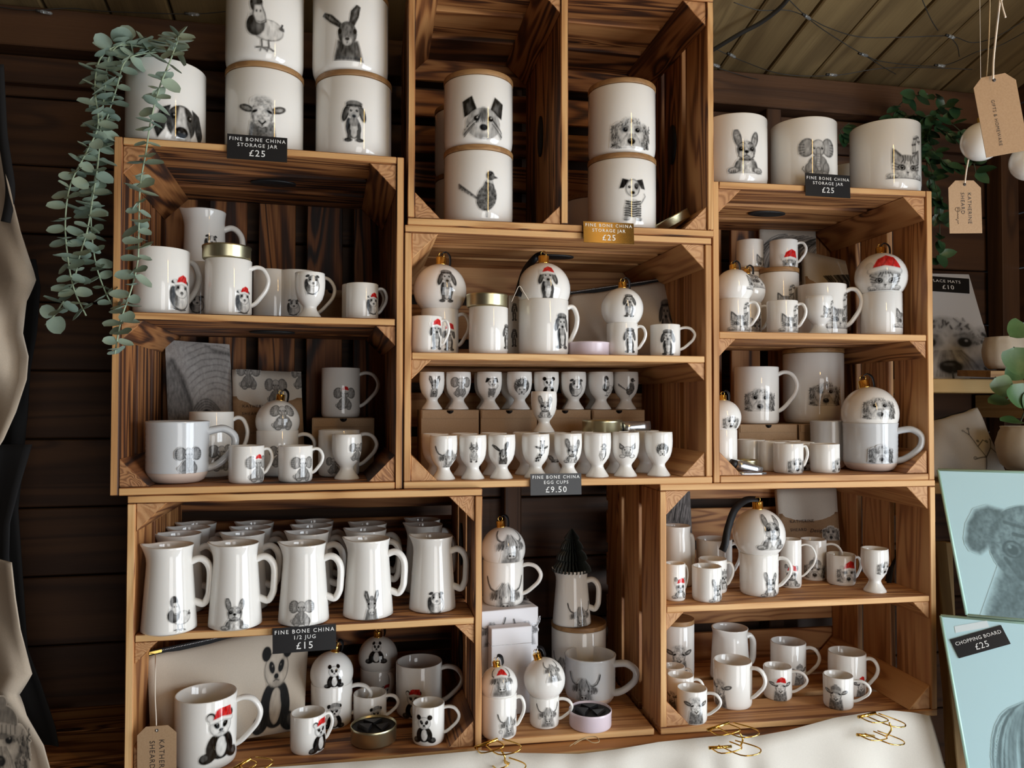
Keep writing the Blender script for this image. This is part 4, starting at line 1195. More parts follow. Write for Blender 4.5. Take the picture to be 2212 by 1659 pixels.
# ------------------------------------------------------------------ flat and soft things
class Slab:
    """cushioned sheet between four corners (bl, br, tr, tl); knows its own front surface"""
    def __init__(s, bl, br, tr, tl, th=.004, bulge=0.0, wr=0.0, seed=0, pw=.55):
        s.c = [Vector(p) for p in (bl, br, tr, tl)]
        n = (s.c[1] - s.c[0]).cross(s.c[3] - s.c[0]).normalized()
        if n.dot(CAMP - s.c[0]) < 0: n = -n
        s.n, s.th, s.bulge, s.wr, s.seed, s.pw = n, th, bulge, wr, seed, pw
        s.o = (s.c[0] + s.c[1]) / 2
    def mid(s, u, v):
        a, b, c, d = s.c
        return (a * (1 - u) + b * u) * (1 - v) + (d * (1 - u) + c * u) * v
    def off(s, u, v):
        e = s.bulge * (max(0, math.sin(math.pi * u)) * max(0, math.sin(math.pi * v))) ** s.pw if s.bulge else 0
        k = s.seed
        w = s.wr * (math.sin(u * 9 + k + v * 3) * math.sin(v * 6 + k * 2) + .5 * math.sin(u * 17 + v * 11 + k)) if s.wr else 0
        return e, w
    def front(s, u, v, o=0):
        e, w = s.off(u, v)
        return s.mid(u, v) + s.n * (s.th / 2 + e + w + o)
    def back(s, u, v):
        e, w = s.off(u, v)
        return s.mid(u, v) - s.n * (s.th / 2 + e - w)
    def build(s, name, m, parent=None, nx=14, ny=12, root=True):
        v = [s.front(i / nx, j / ny) - s.o for j in range(ny + 1) for i in range(nx + 1)]
        k = len(v)
        v += [s.back(i / nx, j / ny) - s.o for j in range(ny + 1) for i in range(nx + 1)]
        w = nx + 1
        f = []
        for j in range(ny):
            for i in range(nx):
                a = j * w + i
                f.append((a, a + 1, a + w + 1, a + w)); f.append((k + a, k + a + w, k + a + w + 1, k + a + 1))
        for i in range(nx):
            f.append((i + 1, i, k + i, k + i + 1)); a = ny * w + i; f.append((a, a + 1, k + a + 1, k + a))
        for j in range(ny):
            a = j * w; f.append((a, a + w, k + a + w, k + a)); a = j * w + nx; f.append((a + w, a, k + a, k + a + w))
        bm = bmesh.new()
        bv = [bm.verts.new(p) for p in v]
        for q in f: bm.faces.new([bv[i] for i in q])
        bmesh.ops.recalc_face_normals(bm, faces=bm.faces)
        ob = from_bm(name, bm, m, parent, smooth=bool(s.bulge or s.wr))
        if root: ob.location = s.o
        return ob
    def ink(s, parent, name, u0, u1, v0, v1, base, m, n=90, o=.0004, pname='print', fade=0.0):
        """a flat drawing on the front surface between u0..u1, v0..v1"""
        C, A = art(name, n)
        g = np.linspace(0, 1, n)
        V = np.zeros((n, n, 3))
        for j in range(n):
            for i in range(n):
                u, v = u0 + (u1 - u0) * g[i], v0 + (v1 - v0) * g[j]
                V[j, i] = s.front(u, v, o) - s.o
        U = u0 + (u1 - u0) * g[None, :]; W = v0 + (v1 - v0) * g[:, None]
        ok = ((U >= 0) & (U <= 1) & (W >= 0) & (W <= 1)).astype(float)
        return ink_mesh(pname, V, A * ok, (fade + (1 - fade) * C) * np.array(base), m, parent)
    def text(s, parent, body, size, u, v, m, ang=0.0, o=.0005, **kw):
        """letters laid on the front at u, v, turned by ang"""
        X = (s.mid(u + .01, v) - s.mid(u, v)).normalized()
        Z = s.n.cross(X)
        if Z.z < 0 and abs(Z.z) > .2: Z = -Z
        X2 = X * math.cos(ang) + Z * math.sin(ang); Z2 = -X * math.sin(ang) + Z * math.cos(ang)
        me = text_mesh(body, size, **kw)
        ob = mesh_obj('lettering', me, m, parent)
        P = s.front(u, v, o) - s.o
        nn = X2.cross(Z2)
        ob.matrix_local = Matrix(((X2.x, Z2.x, nn.x, P.x), (X2.y, Z2.y, nn.y, P.y), (X2.z, Z2.z, nn.z, P.z), (0, 0, 0, 1)))
        return ob
def box(lv, px0, px1, d, dep, h, label, group='plain kraft boxes', m='kraft', name='cardboard_box', on=None, notch=True):
    """upright carton, its front d behind the crate's mouth, px0..px1 wide, h metres high"""
    c, z = LV[lv]
    P0, s = place(lv, px0, 0, d=d, on=on); P1, _ = place(lv, px1, 0, d=d, on=on)
    w = (P1 - P0).length
    root = thing(name, label, 'box', (P0 + P1) / 2, FR[c][3], group)
    plank('carton', root, (0, dep / 2, h / 2), (w, dep, h - .0006), 'x', [M[m]], .5, bev=.0008)
    plank('lid_flap', root, (0, .0008 - .0018, h - .008), (w * .96, .001, .014), 'x', [M[m]], .5, bev=.0003)
    if notch:
        v, f = lathe([(0, 0), (.006, 0), (.006, .0006), (0, .0006)], 16)
        q = from_py('thumb_notch', [(x, -z - .0017, -abs(y)) for x, y, z in v], f, M['dark_ink'], root); q.location = (0, 0, h - .001)
    return dict(P=root.location.copy() + FR[c][2] * (dep / 2), s=s, top=root.location.z + h, R=w / 2, root=root)
def sign(corner_c, px, py, wpx, hpx, d, lines, label, roll=0.0, lean=6, m='black', c=None, Z=None, group='black price cards', name='price_card'):
    """printed price card; lines = (text, size px, offset px from the centre, spacing)"""
    P = on_depth(c, px, py, d) if c else at(px, py, Z)
    s = (P - CAMP).dot(AF) / F
    W, H = wpx * s, hpx * s
    rz = FR[c][3] if c else face_cam(P)
    root = thing(name, label, 'price card', P, 0, group)
    root.rotation_euler = (Matrix.Rotation(rz, 3, 'Z') @ Matrix.Rotation(deg(roll), 3, 'Y') @ Matrix.Rotation(deg(-lean), 3, 'X')).to_euler()
    bm = bmesh.new(); bmesh.ops.create_cube(bm, size=1); bmesh.ops.scale(bm, vec=(W, .0012, H), verts=bm.verts)
    from_bm('card', bm, M[m], root, smooth=False)
    for tx, sz, off, sp in lines:
        lettering(root, tx, sz * s, 0, -.0009, -off * s, M['white_ink'], spacing=sp, bold=.00008 * sz / 16)
    return root
def tag_card(P_top, X, Z, w, l, label, lines, name='gift_tag', cut=.22, group='kraft gift tags', scribble=None):
    """kraft luggage label: P_top middle of its upper edge, X to the right, Z up; text runs down its length"""
    X, Z = X.normalized(), Z.normalized()
    Y = X.cross(Z) * -1                     # towards the viewer is -Y of the card
    c = w * cut
    pts = [(-w / 2 + c, 0), (w / 2 - c, 0), (w / 2, -c), (w / 2, -l), (-w / 2, -l), (-w / 2, -c)]
    root = thing(name, label, 'tag', P_top, 0, group)
    nn = Z.cross(X)
    Mx = Matrix(((X.x, nn.x, Z.x), (X.y, nn.y, Z.y), (X.z, nn.z, Z.z)))
    root.rotation_euler = Mx.to_euler()
    v = [(x, -.0004, z) for x, z in pts] + [(x, .0004, z) for x, z in pts]
    n = len(pts)
    f = [tuple(reversed(range(n))), tuple(range(n, 2 * n))] + [(i, (i + 1) % n, n + (i + 1) % n, n + i) for i in range(n)]
    from_py('card', v, f, M['kraft'], root, smooth=False)
    v, f = lathe([(0, 0), (.0022, 0), (.0022, .0005), (0, .0005)], 14)
    q = from_py('eyelet_hole', [(x, -z - .0003, y) for x, y, z in v], f, M['dark_ink'], root); q.location = (0, 0, -c * .55)
    for tx, sz, x, z in lines:
        lettering(root, tx, sz, x, -.0007, z, M['dark_ink'], rot=math.pi / 2, align='LEFT', spacing=1.15)
    if scribble:
        x0, z0, k = scribble
        pp = [(0, 0), (.25, .15), (.35, -.25), (0, -.42), (-.3, -.2), (-.2, .12), (.1, .1), (.05, -.3), (0, -.7), (.08, -.85), (-.06, -.95), (.08, -1.1), (-.08, -1.2), (.1, -1.3), (-.1, -1.45), (-.3, -1.5), (-.1, -1.6), (.08, -1.7), (-.05, -1.85), (.1, -1.95), (0, -2.1)]
        v, f = tube(smooth_path([(x0 + a * k, -.0007, z0 + b * k) for a, b in pp], 4), .00025, seg=4)
        from_py('signature', v, f, M['dark_ink'], root)
    return root
def wire_thing(name, label, cat, path, r, m, group=None, seg=6):
    c = Vector(path[0])
    v, f = tube([Vector(p) - c for p in path], r, seg=seg)
    o = from_py(name, v, f, m)
    o.location = c
    return tag(o, label, cat, group)

# ================================================================== china on top of the left crate
G_J = 'white china storage jars'
j1 = jar('A2', 358, 176, 176, 'open white jar printed with a spotted dog, trailing eucalyptus', d=.065, pr=('labrador', 388, 256, 116), lid=False, group=G_J)
j2 = jar('A2', 571, 170, 186, 'lidded jar with a chewing sheep, under the duck jar', d=.075, pr=('sheep', 566, 258, 112), group=G_J)
j3 = jar('A2', 764, 164, 182, 'lidded jar with a small dachshund in a flat cap, under the hare jar', d=.075, pr=('dachshund+cap', 764, 258, 100), group=G_J)
jar('A2', 572, 170, 186, 'jar with a standing duck, stacked on the sheep jar', d=.075, on=j2, pr=('duck', 566, 52, 128), group=G_J)
jar('A2', 757, 164, 182, 'jar with a long-eared hare, stacked on the dachshund jar', d=.075, on=j3, pr=('hare', 750, 70, 122), group=G_J)
# ------------------------------------------------------------------ top centre crate
k1 = jar('B0', 1033, 149, 164, 'lidded jar with a pheasant, under the terrier jar', d=.072, pr=('pheasant', 1040, 412, 112), group=G_J)
jar('B0', 1033, 149, 157, 'lidded jar with a shaggy little terrier face, on the pheasant jar', d=.072, on=k1, pr=('yorkie', 1044, 258, 112), group=G_J)
k2 = jar('B0', 1343, 148, 160, 'lidded jar with a dog in a striped jumper, under the curly dog jar', d=.072, pr=('terrier', 1366, 428, 100), group=G_J)
jar('B0', 1343, 146, 157, 'lidded jar with a peeping curly dog, on the striped jumper jar', d=.072, on=k2, pr=('doodle', 1363, 280, 100), group=G_J)
k3 = jar('B0', 1003, 128, 146, 'plain lidded jar hidden behind the pheasant jar', d=.215, group=G_J)
jar('B0', 1003, 128, 146, 'plain lidded jar hidden behind the shaggy terrier jar', d=.215, on=k3, group=G_J)
jar('B0', 1282, 128, 110, 'plain lidded jar beside the divider, behind the striped jumper jar', d=.2, group=G_J)
tin('B0', 1452, 92, 20, 'champagne tin lid tilted against the corner of the top centre crate', d=.062, tilt=(-27, 12), dz=.018, name='tin_lid')
# ------------------------------------------------------------------ on top of the right crate
jar('D2', 1585, 146, 150, 'open jar with a french bulldog puppy, at left on the right crate', d=.065, pr=('frenchie', 1611, 330, 96), lid=False, group=G_J)
jar('D2', 1736, 146, 152, 'open jar with a baby elephant, behind the price card on the right crate', d=.072, pr=('elephant', 1765, 340, 88), lid=False, group=G_J)
jar('D2', 1912, 156, 154, 'open jar with a kitten and its raised tail, at the end of the right crate', d=.07, pr=('kitten', 1955, 345, 100), lid=False, group=G_J)
jar('D2', 1838, 110, 112, 'open jar half hidden behind the elephant and kitten jars', d=.225, lid=False, group=G_J)
# ------------------------------------------------------------------ left crate, upper shelf
bx0 = box('A1', 382, 480, .19, .09, .060, 'kraft box under the guinea pig jug at the back of the left crate')
jug('A1', 441, 98, 176, 'grey-white jug with a guinea pig, at the back on a kraft box', d=.235, on=bx0, pr=('guinea', 455, 522, 46), ang=86, ext=36, top=.9)
mug('A1', 348, 124, -541, 'large mug with a guinea pig in a santa hat, under the eucalyptus', d=.058, ang=125, pr=('guinea+santa', 386, 632, 84), ext=40)
m_ = mug('A1', 493, 103, -563, 'mug with a santa guinea pig and a tin standing on its rim', d=.06, ang=84, pr=('guinea+santa', 524, 648, 64), ext=36)
tin('A1', 490, 108, 30, 'champagne tin on top of the santa guinea pig mug', on=m_, d=.06)
mug('A1', 432, 90, -570, 'mug mostly hidden between the two santa guinea pig mugs', d=.155, ang=80, pr=('guinea', 425, 655, 48))
mug('A1', 590, 88, -586, 'plain-sided mug behind the rightmost of the santa guinea pig pair', d=.16, ang=60, pr=None, ext=20)
mug('A1', 642, 84, -587, 'mug behind the guinea pig egg cup, its handle to the right', d=.15, ang=84, pr=('guinea', 634, 662, 44), ext=40)
eggcup('A1', 669, 67, 100, 'egg cup with a guinea pig on the upper shelf of the left crate', d=.048, pr=('guinea', 674, 612, 54))
box('A1', 628, 800, .225, .06, .072, 'wide kraft box at the back of the left crate, behind the egg cup')
mug('A1', 782, 71, -614, 'small mug with a santa guinea pig, at the right end of the shelf', d=.055, ang=100, pr=('guinea+santa', 805, 656, 52), name='small_mug', ext=20)
mug('A1', 772, 68, -616, 'small mug just behind the rightmost santa guinea pig mug', d=.13, ang=90, name='small_mug', ext=24)
# ------------------------------------------------------------------ left crate, floor: elephants
stoneware('A0', 383, 143, -909, 'large pale stoneware mug with an elephant and a bare clay foot', d=.066, ang=86, pr=('elephant', 405, 994, 62), ext=54)
mug('A0', 456, 98, -889, 'flared mug with an elephant behind the large stoneware mug', d=.16, ang=84, pr=('elephant', 476, 988, 62), ext=30)
e1 = mug('A0', 599, 92, -929, 'mug carrying the elephant bauble', d=.155, ang=86, pr=('elephant', 604, 985, 50), ext=36)
bauble(e1, 97, 'bauble printed with an elephant, resting on a mug', pr=('elephant', 611, 898, 62), cap=6)
mug('A0', 532, 78, -962, 'small mug with an elephant in a santa hat', d=.042, ang=95, pr=('elephant+santa', 556, 1012, 62), name='small_mug', ext=18)
mug('A0', 638, 75, -962, 'small mug with a bare-headed elephant beside the santa elephant mug', d=.045, ang=84, pr=('elephant', 654, 1012, 58), name='small_mug', ext=23)
bx1 = box('A0', 673, 808, .17, .10, .093, 'kraft box under the back elephant mug in the left crate')
mug('A0', 736, 84, -795, 'mug with a santa elephant standing high on a kraft box', d=.22, on=bx1, ang=84, pr=('elephant+santa', 744, 860, 52), ext=40)
mug('A0', 732, 90, -928, 'mug behind the elephant egg cup', d=.125, ang=84, pr=('elephant', 722, 1005, 40), ext=38)
eggcup('A0', 749, 66, 97, 'egg cup with an elephant on the floor of the left crate', d=.06, pr=('elephant', 772, 976, 44))
# ------------------------------------------------------------------ middle crate, shelf: dachshunds
c1 = mug('C1', 950, 82, -669, 'mug with a santa dachshund under the flat-cap bauble', d=.10, ang=82, pr=('dachshund+santa', 970, 728, 62), ext=24)
bauble(c1, 115, 'large bauble with a dachshund in a flat cap', pr=('dachshund+cap', 966, 620, 84), cap=2)
mug('C1', 922, 67, -684, 'small mug with a santa dachshund at the left end of the middle shelf', d=.04, ang=80, pr=('dachshund+santa', 943, 722, 70), name='small_mug', ext=16)
c2 = mug('C1', 1055, 85, -665, 'handleless-looking mug with a champagne tin on top', d=.05, ang=170, pr=('dachshund+cap', 1094, 725, 62))
tin('C1', 1052, 90, 28, 'champagne tin on a mug between the two dachshund baubles', on=c2, d=.05)
c3 = mug('C1', 1174, 108, -650, 'tall mug with a flat-cap dachshund under the santa bauble', d=.062, ang=100, pr=('dachshund+cap', 1214, 712, 88), ext=22)
bauble(c3, 116, 'large bauble with a dachshund in a santa hat and a long black ribbon', pr=('dachshund+santa', 1184, 618, 84), cap=0,
       ribbon=[(1158, 556, .03), (1135, 585, .0), (1122, 625, -.02), (1118, 640, -.03)])
tin('C1', 1272, 92, 30, 'lilac tin lying on the middle shelf beside the tall dachshund mug', d=.055, m='pink_tin')
c4 = mug('C1', 1344, 68, -699, 'small mug with a flat-cap dachshund under the small bauble', d=.045, ang=84, pr=('dachshund+cap', 1361, 733, 62), name='small_mug', ext=18)
bauble(c4, 92, 'small bauble with a dachshund in a flat cap', pr=('dachshund+cap', 1360, 662, 58), cap=1)
mug('C1', 1437, 66, -702, 'small mug with a flat-cap dachshund at the right end of the middle shelf', d=.045, ang=84, pr=('dachshund+cap', 1443, 737, 64), name='small_mug', ext=32)
# ------------------------------------------------------------------ middle crate, floor: egg cups
bxs = [(909, 1034, 'leftmost'), (1038, 1160, 'second'), (1164, 1276, 'third'), (1280, 1393, 'rightmost')]
for a, b, wd in bxs:
    bq = box('C0', a, b, .17, .10, .107, '%s of the four kraft boxes under the raised egg cups' % wd, group='boxes under the egg cups')
for px, an, nm in ((933, 'donkey', 'a shy donkey'), (990, 'elephant', 'an elephant'), (1057, 'terrier', 'a dog in a striped jumper'), (1122, 'hedgehog', 'a large hedgehog'),
                   (1180, 'panda', 'a panda'), (1239, 'guinea', 'a guinea pig'), (1298, 'duck', 'a duck at its edge'), (1352, 'pheasant', 'a pheasant')):
    eggcup('C0', px, 55, 81, 'egg cup with %s, raised on the kraft boxes' % nm, d=.195, on=bq, pr=(an, px + (6 if an not in ('duck',) else 16), 836, 50))
for px, nm in ((982, 'the gap beside the raised elephant'), (1050, 'the raised striped-jumper dog'), (1105, 'the raised hedgehog'), (1235, 'the raised guinea pig'), (1285, 'the raised duck')):
    eggcup('C0', px, 53, 78, 'plain egg cup just behind %s cup' % nm, d=.245, on=bq)
FRONT = [(958, 'cow', 'a highland cow', 972, 990, 62), (1021, 'llama', 'a llama in spectacles', 1024, 978, 48), (1083, 'hare', 'a hare', 1087, 980, 54), (1157, 'giraffe', 'a giraffe', 1166, 976, 50),
         (1227, 'frenchie', 'a french bulldog puppy', 1238, 976, 58), (1290, 'bird', 'a long-necked bird', 1304, 975, 48), (1351, 'pig', 'a smiling pig', 1356, 973, 46), (1423, 'hedgehog', 'a small hedgehog', 1432, 972, 38)]
for px, an, nm, ppx, ppy, sz in FRONT:
    eggcup('C0', px, 61, 95, 'egg cup with %s, in the front row' % nm, d=.028, pr=(an, ppx, ppy, sz))
for px, nm in ((940, 'the highland cow cup'), (1003, 'the llama cup'), (1066, 'the hare cup'), (1136, 'the giraffe cup'), (1262, 'the bulldog and bird cups'), (1330, 'the pig cup'), (1395, 'the gap before the small hedgehog cup')):
    eggcup('C0', px, 59, 91, 'egg cup standing directly behind %s' % nm, d=.088)
ec = eggcup('C0', 1194, 60, 90, 'egg cup carrying the raised bulldog cup', d=.088, pr=('frenchie', 1205, 1000, 40))
eggcup('C0', 1175, 56, 88, 'egg cup with a crouching bulldog, perched above the front row', d=.088, on=ec, pr=('frenchie', 1178, 880, 52))
t1 = tin('C0', 1301, 88, 30, 'champagne tin perched on the second row of egg cups', d=.092, dz=.0665)
# ------------------------------------------------------------------ right crate, shelf: kittens
d1 = mug('D1', 1586, 68, -647, 'small mug with a kitten under the plain-capped bauble', d=.05, ang=84, pr=('kitten', 1600, 684, 66), name='small_mug', ext=20)
bauble(d1, 84, 'bauble with a small kitten at the left of the right crate', pr=('kitten2', 1622, 606, 52), cap=-2, lean=6)
d1b = mug('D1', 1614, 62, -655, 'small mug with a kitten peeping behind the left bauble mug', d=.12, ang=88, pr=('kitten', 1634, 695, 44), name='small_mug', ext=18)
bauble(d1b, 80, 'second bauble tucked behind the left kitten bauble', pr=('kitten', 1634, 600, 66), cap=0)
mug('D1', 1690, 69, -651, 'small mug with a kitten standing beside the egg cup', d=.05, ang=84, pr=('kitten', 1708, 688, 62), name='small_mug', ext=17)
eggcup('D1', 1770, 62, 84, 'egg cup with a kitten on the right crate shelf', d=.045, pr=('kitten', 1790, 668, 40))
mug('D1', 1776, 108, -617, 'large mug with a kitten behind the egg cup', d=.105, ang=84, pr=('kitten', 1812, 672, 84), ext=30)
d2 = mug('D1', 1904, 93, -634, 'mug with a kitten at its right edge under the santa bauble', d=.06, ang=170, pr=('kitten', 1944, 680, 66))
bauble(d2, 118, 'large bauble with a kitten in a red santa hat', pr=('kitten2+santa', 1912, 592, 92), cap=0, lean=10)
dj = jar('D1', 1683, 88, -582, 'lidded jar carrying the two raised kitten mugs', d=.16, pr=('kitten', 1698, 642, 56), group=G_J)
mug('D1', 1693, 62, 62, 'small mug with a santa kitten on the lid of a jar', d=.16, on=dj, ang=84, pr=('kitten2+santa', 1706, 560, 48), name='small_mug', ext=18)
dj2 = jar('D1', 1618, 80, -582, 'lidded jar hidden behind the left bauble, a mug on its lid', d=.2, group=G_J)
mug('D1', 1620, 60, 62, 'small mug with a kitten at its edge, high behind the left bauble', d=.2, on=dj2, ang=150, pr=('kitten', 1645, 560, 50), name='small_mug')
# ------------------------------------------------------------------ right crate, floor: curly dogs
bd1 = box('D0', 1596, 1723, .155, .13, .080, 'kraft box under the curly dog mug in the right crate')
bd2 = box('D0', 1727, 1850, .155, .13, .080, 'kraft box under the curly dog jar in the right crate', notch=False)
mug('D0', 1634, 98, -793, 'mug with a peeping curly dog on a kraft box', d=.21, on=bd1, ang=84, pr=('doodle', 1642, 858, 76), ext=38)
jar('D0', 1757, 134, -755, 'big lidded jar with a peeping curly dog, on a kraft box', d=.225, on=bd2, pr=('doodle', 1782, 845, 78), group=G_J)
d3 = mug('D0', 1562, 62, -928, 'small mug half hidden behind the crate side, under a bauble', d=.07, ang=None, name='small_mug')
bauble(d3, 80, 'bauble with a curly dog, half hidden by the crate side', pr=('doodle', 1580, 908, 44), cap=0)
tin('D0', 1612, 50, 26, 'champagne tin on the floor of the right crate behind silver tubes', d=.075)
for px, w, ty, d, ang, lab, pr in ((1622, 62, -949, .12, 60, 'leftmost of the small curly dog mugs crowded together', None), (1667, 62, -953, .085, 60, 'second of the crowded small mugs, just behind the curly dog one', None),
                                   (1703, 66, -957, .045, 100, 'small mug with a curly dog at the front of the crowded group', ('doodle', 1722, 1001, 50)), (1700, 60, -950, .15, 90, 'small mug at the back of the crowded group', None),
                                   (1730, 60, -954, .105, 84, 'small mug behind the front pair of curly dog mugs', ('doodle', 1738, 1000, 44)), (1782, 65, -958, .045, 170, 'small mug with a curly dog cut by its right edge, beside the stoneware mug', ('doodle', 1810, 1000, 48))):
    mug('D0', px, w, ty, lab, d=d, ang=ang, pr=pr, name='small_mug', ext=10)
stoneware('D0', 1790, 82, -908, 'grey stoneware mug hidden behind the small curly dog mugs', d=.125, ang=None)
d4 = stoneware('D0', 1880, 124, -912, 'large stoneware mug with a curly dog and bare clay foot, under a bauble', d=.068, ang=84, pr=('doodle', 1902, 976, 60), ext=46)
bauble(d4, 124, 'large bauble with a curly dog, on the stoneware mug', pr=('doodle', 1898, 875, 74), cap=-10, lean=4)
# ------------------------------------------------------------------ lower left crate: jugs
G_U = 'white half-pint jugs'
JF = [(365, 125, 182, 1376, 'duck', 'a duck', 383, 1330, 82), (508, 119, 176, 1365, 'frenchie', 'a french bulldog puppy', 507, 1328, 70), (656, 112, 168, 1356, 'elephant', 'an elephant', 651, 1324, 60), (795, 110, 164, 1342, 'donkey', 'a donkey', 803, 1310, 66), (934, 102, 156, 1327, 'guinea', 'a guinea pig', 942, 1300, 58)]
for px, w, h, by, an, nm, ppx, ppy, sz in JF:
    jug('E1', px, w, h, 'white jug with %s, in the front row' % nm, by=by, pr=(an, ppx, ppy, sz), group=G_U, ang=82)
for col, (nm, l) in enumerate((('duck', ((387, 112, 166, .125), (410, 104, 156, .19), (426, 97, 146, .252))), ('bulldog', ((527, 106, 160, .125), (544, 98, 150, .19), (552, 92, 142, .252))),
                               ('elephant', ((666, 104, 156, .125), (676, 98, 148, .19), (682, 90, 140, .252))), ('donkey', ((792, 100, 150, .142), (797, 90, 142, .21))), ('guinea pig', ((917, 92, 142, .185), (915, 84, 134, .25))))):
    for k, (px, w, h, d) in enumerate(l):
        jug('E1', px, w, h, 'white jug, %s behind the front %s jug' % (('first', 'second', 'third')[k], nm), d=d, group=G_U, ang=82)
# ------------------------------------------------------------------ lower left crate, floor: pandas
mug('E0', 444, 136, -1497, 'big white mug with a seated panda in a red santa hat', by=1672, ang=78, pr=('panda+santa', 474, 1592, 116), ext=52)
mug('E0', 665, 77, -1538, 'small mug with a santa panda at its right edge', by=1634, ang=96, pr=('panda+santa', 692, 1592, 74), name='small_mug', ext=16)
p1 = mug('E0', 716, 90, -1472, 'mug with a panda in a bobble hat, under a bauble', by=1578, ang=80, pr=('panda+beanie', 722, 1548, 58), ext=42)
bauble(p1, 94, 'bauble with a panda, on the bobble-hat panda mug', pr=('panda', 722, 1446, 54), cap=8, lean=4)
p2 = mug('E0', 816, 76, -1440, 'mug at the back under the dark-corner panda bauble', by=1517, ang=40, pr=('panda+santa', 834, 1500, 40), ext=10)
bauble(p2, 86, 'bauble with a panda at the back by the black grip', pr=('panda', 813, 1396, 52), cap=0)
mug('E0', 905, 100, -1428, 'large mug with a santa panda at the back right of the lower crate', by=1556, ang=80, pr=('panda+santa', 893, 1522, 66), ext=46)
mug('E0', 799, 72, -1496, 'small mug with a bobble-hat panda behind the ribboned tin', by=1572, ang=80, pr=('panda+beanie', 812, 1552, 52), name='small_mug', ext=27)
tin('E0', 807, 100, 36, 'champagne tin with a black folded liner in front of the panda mugs', by=1621, filled=True)
mug('E0', 925, 70, -1517, 'small mug with a plain panda at the right front of the lower crate', by=1614, ang=80, pr=('panda', 916, 1574, 66), name='small_mug', ext=34)
# ------------------------------------------------------------------ bay between the lower crates: highland cows
stoneware('G0', 1275, 112, -1412, 'grey stoneware mug with a highland cow, in the middle bay', by=1534, ang=78, pr=('cow', 1262, 1490, 74), ext=46)
g1 = jar('G0', 1250, 118, -1342, 'lidded jar carrying the jug with the paper tree', d=.215, pr=('cow', 1215, 1440, 60), group=G_J)
g2 = jug('G0', 1235, 84, -1229, 'slim jug with a highland cow, a black paper tree in its mouth', d=.205, on=g1, ang=84, pr=('cow', 1255, 1330, 62), ext=24)
g3 = mug('G0', 1078, 76, -1496, 'tall mug with a highland cow and bauble, under the santa cow bauble', by=1602, ang=88, pr=[('cow', 1100, 1565, 56), ('ornament', 1082, 1578, 20)], ext=18)
bauble(g3, 80, 'bauble with a highland cow in a santa hat', pr=('cow+santa', 1084, 1460, 64), cap=-8, lean=2)
g4 = mug('G0', 1176, 64, -1500, 'small mug with a highland cow, under the tilted bauble', by=1577, ang=80, pr=[('cow', 1184, 1545, 54), ('ornament', 1166, 1548, 16)], name='small_mug', ext=30)
bauble(g4, 90, 'bauble tilted so its highland cow looks sideways', pr=('cow', 1194, 1438, 48), cap=-18, lean=2)
tin('G0', 1275, 93, 36, 'lilac tin with a black folded liner at the front of the middle bay', by=1586, m='pink_tin', filled=True)
# ------------------------------------------------------------------ lower right crate, shelf: bulldogs and curly dogs
jug('F1', 1463, 70, -1135, 'tall cream jug at the left of the lower right crate shelf', by=1270, ang=130, ext=12)
mug('F1', 1458, 46, -1216, 'small mug with a santa bulldog, half hidden by the crate side', by=1300, ang=120, pr=('frenchie+santa', 1470, 1270, 48), name='small_mug', ext=10)
mug('F1', 1543, 78, -1163, 'grey-looking mug behind the small bulldog mugs', by=1262, ang=84, ext=18)
mug('F1', 1540, 62, -1206, 'small mug with a bulldog just behind the front one', by=1284, ang=84, pr=('frenchie+beanie', 1564, 1250, 46), name='small_mug', ext=14)
mug('F1', 1527, 65, -1222, 'small mug with a bulldog at the shelf front', by=1303, ang=150, pr=('frenchie', 1550, 1275, 52), name='small_mug')
f1 = mug('F1', 1640, 85, -1193, 'mug with a bulldog puppy, under the ribboned bauble', by=1291, ang=80, pr=('frenchie', 1664, 1262, 56), ext=27)
bauble(f1, 116, 'large bauble with a bulldog and a long black ribbon', pr=('frenchie', 1668, 1140, 84), cap=-2, ribbon=[(1612, 1080, -.01), (1588, 1100, -.04), (1573, 1140, -.06), (1566, 1175, -.07), (1560, 1190, -.07)])
mug('F1', 1708, 48, -1164, 'tall mug with a santa bulldog behind the bauble mug', by=1272, ang=84, pr=('frenchie+santa', 1710, 1244, 50), ext=30)
mug('F1', 1757, 58, -1164, 'mug with a curly dog in a bobble hat at the back', by=1256, ang=84, pr=('doodle+beanie', 1760, 1228, 54), ext=32)
mug('F1', 1817, 64, -1196, 'small mug with a santa curly dog beside the egg cup', by=1267, ang=100, pr=('doodle+santa', 1832, 1235, 56), name='small_mug', ext=12)
eggcup('F1', 1890, 62, 93, 'egg cup with a curly dog on the lower right shelf', by=1284, pr=('doodle', 1912, 1222, 46))
# ------------------------------------------------------------------ lower right crate, floor: sheep
jar('F0', 1462, 76, -1335, 'lidded jar with a sheep, half hidden by the crate side', d=.205, pr=('sheep', 1467, 1425, 70), group=G_J)
jug('F0', 1577, 88, -1355, 'plain white jug at the back of the sheep crate', by=1478, ang=118, spout=-35, ext=18, top=.86)
mug('F0', 1583, 84, -1425, 'tall mug with a sheep at its left edge and handle turned forward', by=1536, ang=70, pr=('sheep', 1556, 1498, 64), ext=32)
mug('F0', 1703, 78, -1385, 'mug with a bobble-hat sheep at the back of the crate', by=1482, ang=82, pr=('sheep+beanie', 1726, 1455, 48), ext=28)
mug('F0', 1680, 63, -1438, 'small mug with a santa sheep', by=1516, ang=82, pr=('sheep+santa', 1686, 1490, 56), name='small_mug', ext=32)
mug('F0', 1830, 84, -1407, 'large mug with a santa sheep at the back right', by=1507, ang=82, pr=('sheep+santa', 1858, 1482, 50), ext=24)
mug('F0', 1811, 67, -1457, 'small mug with a sheep in a bobble hat at the front right', by=1536, ang=82, pr=('sheep+beanie', 1806, 1508, 58), name='small_mug', ext=34)
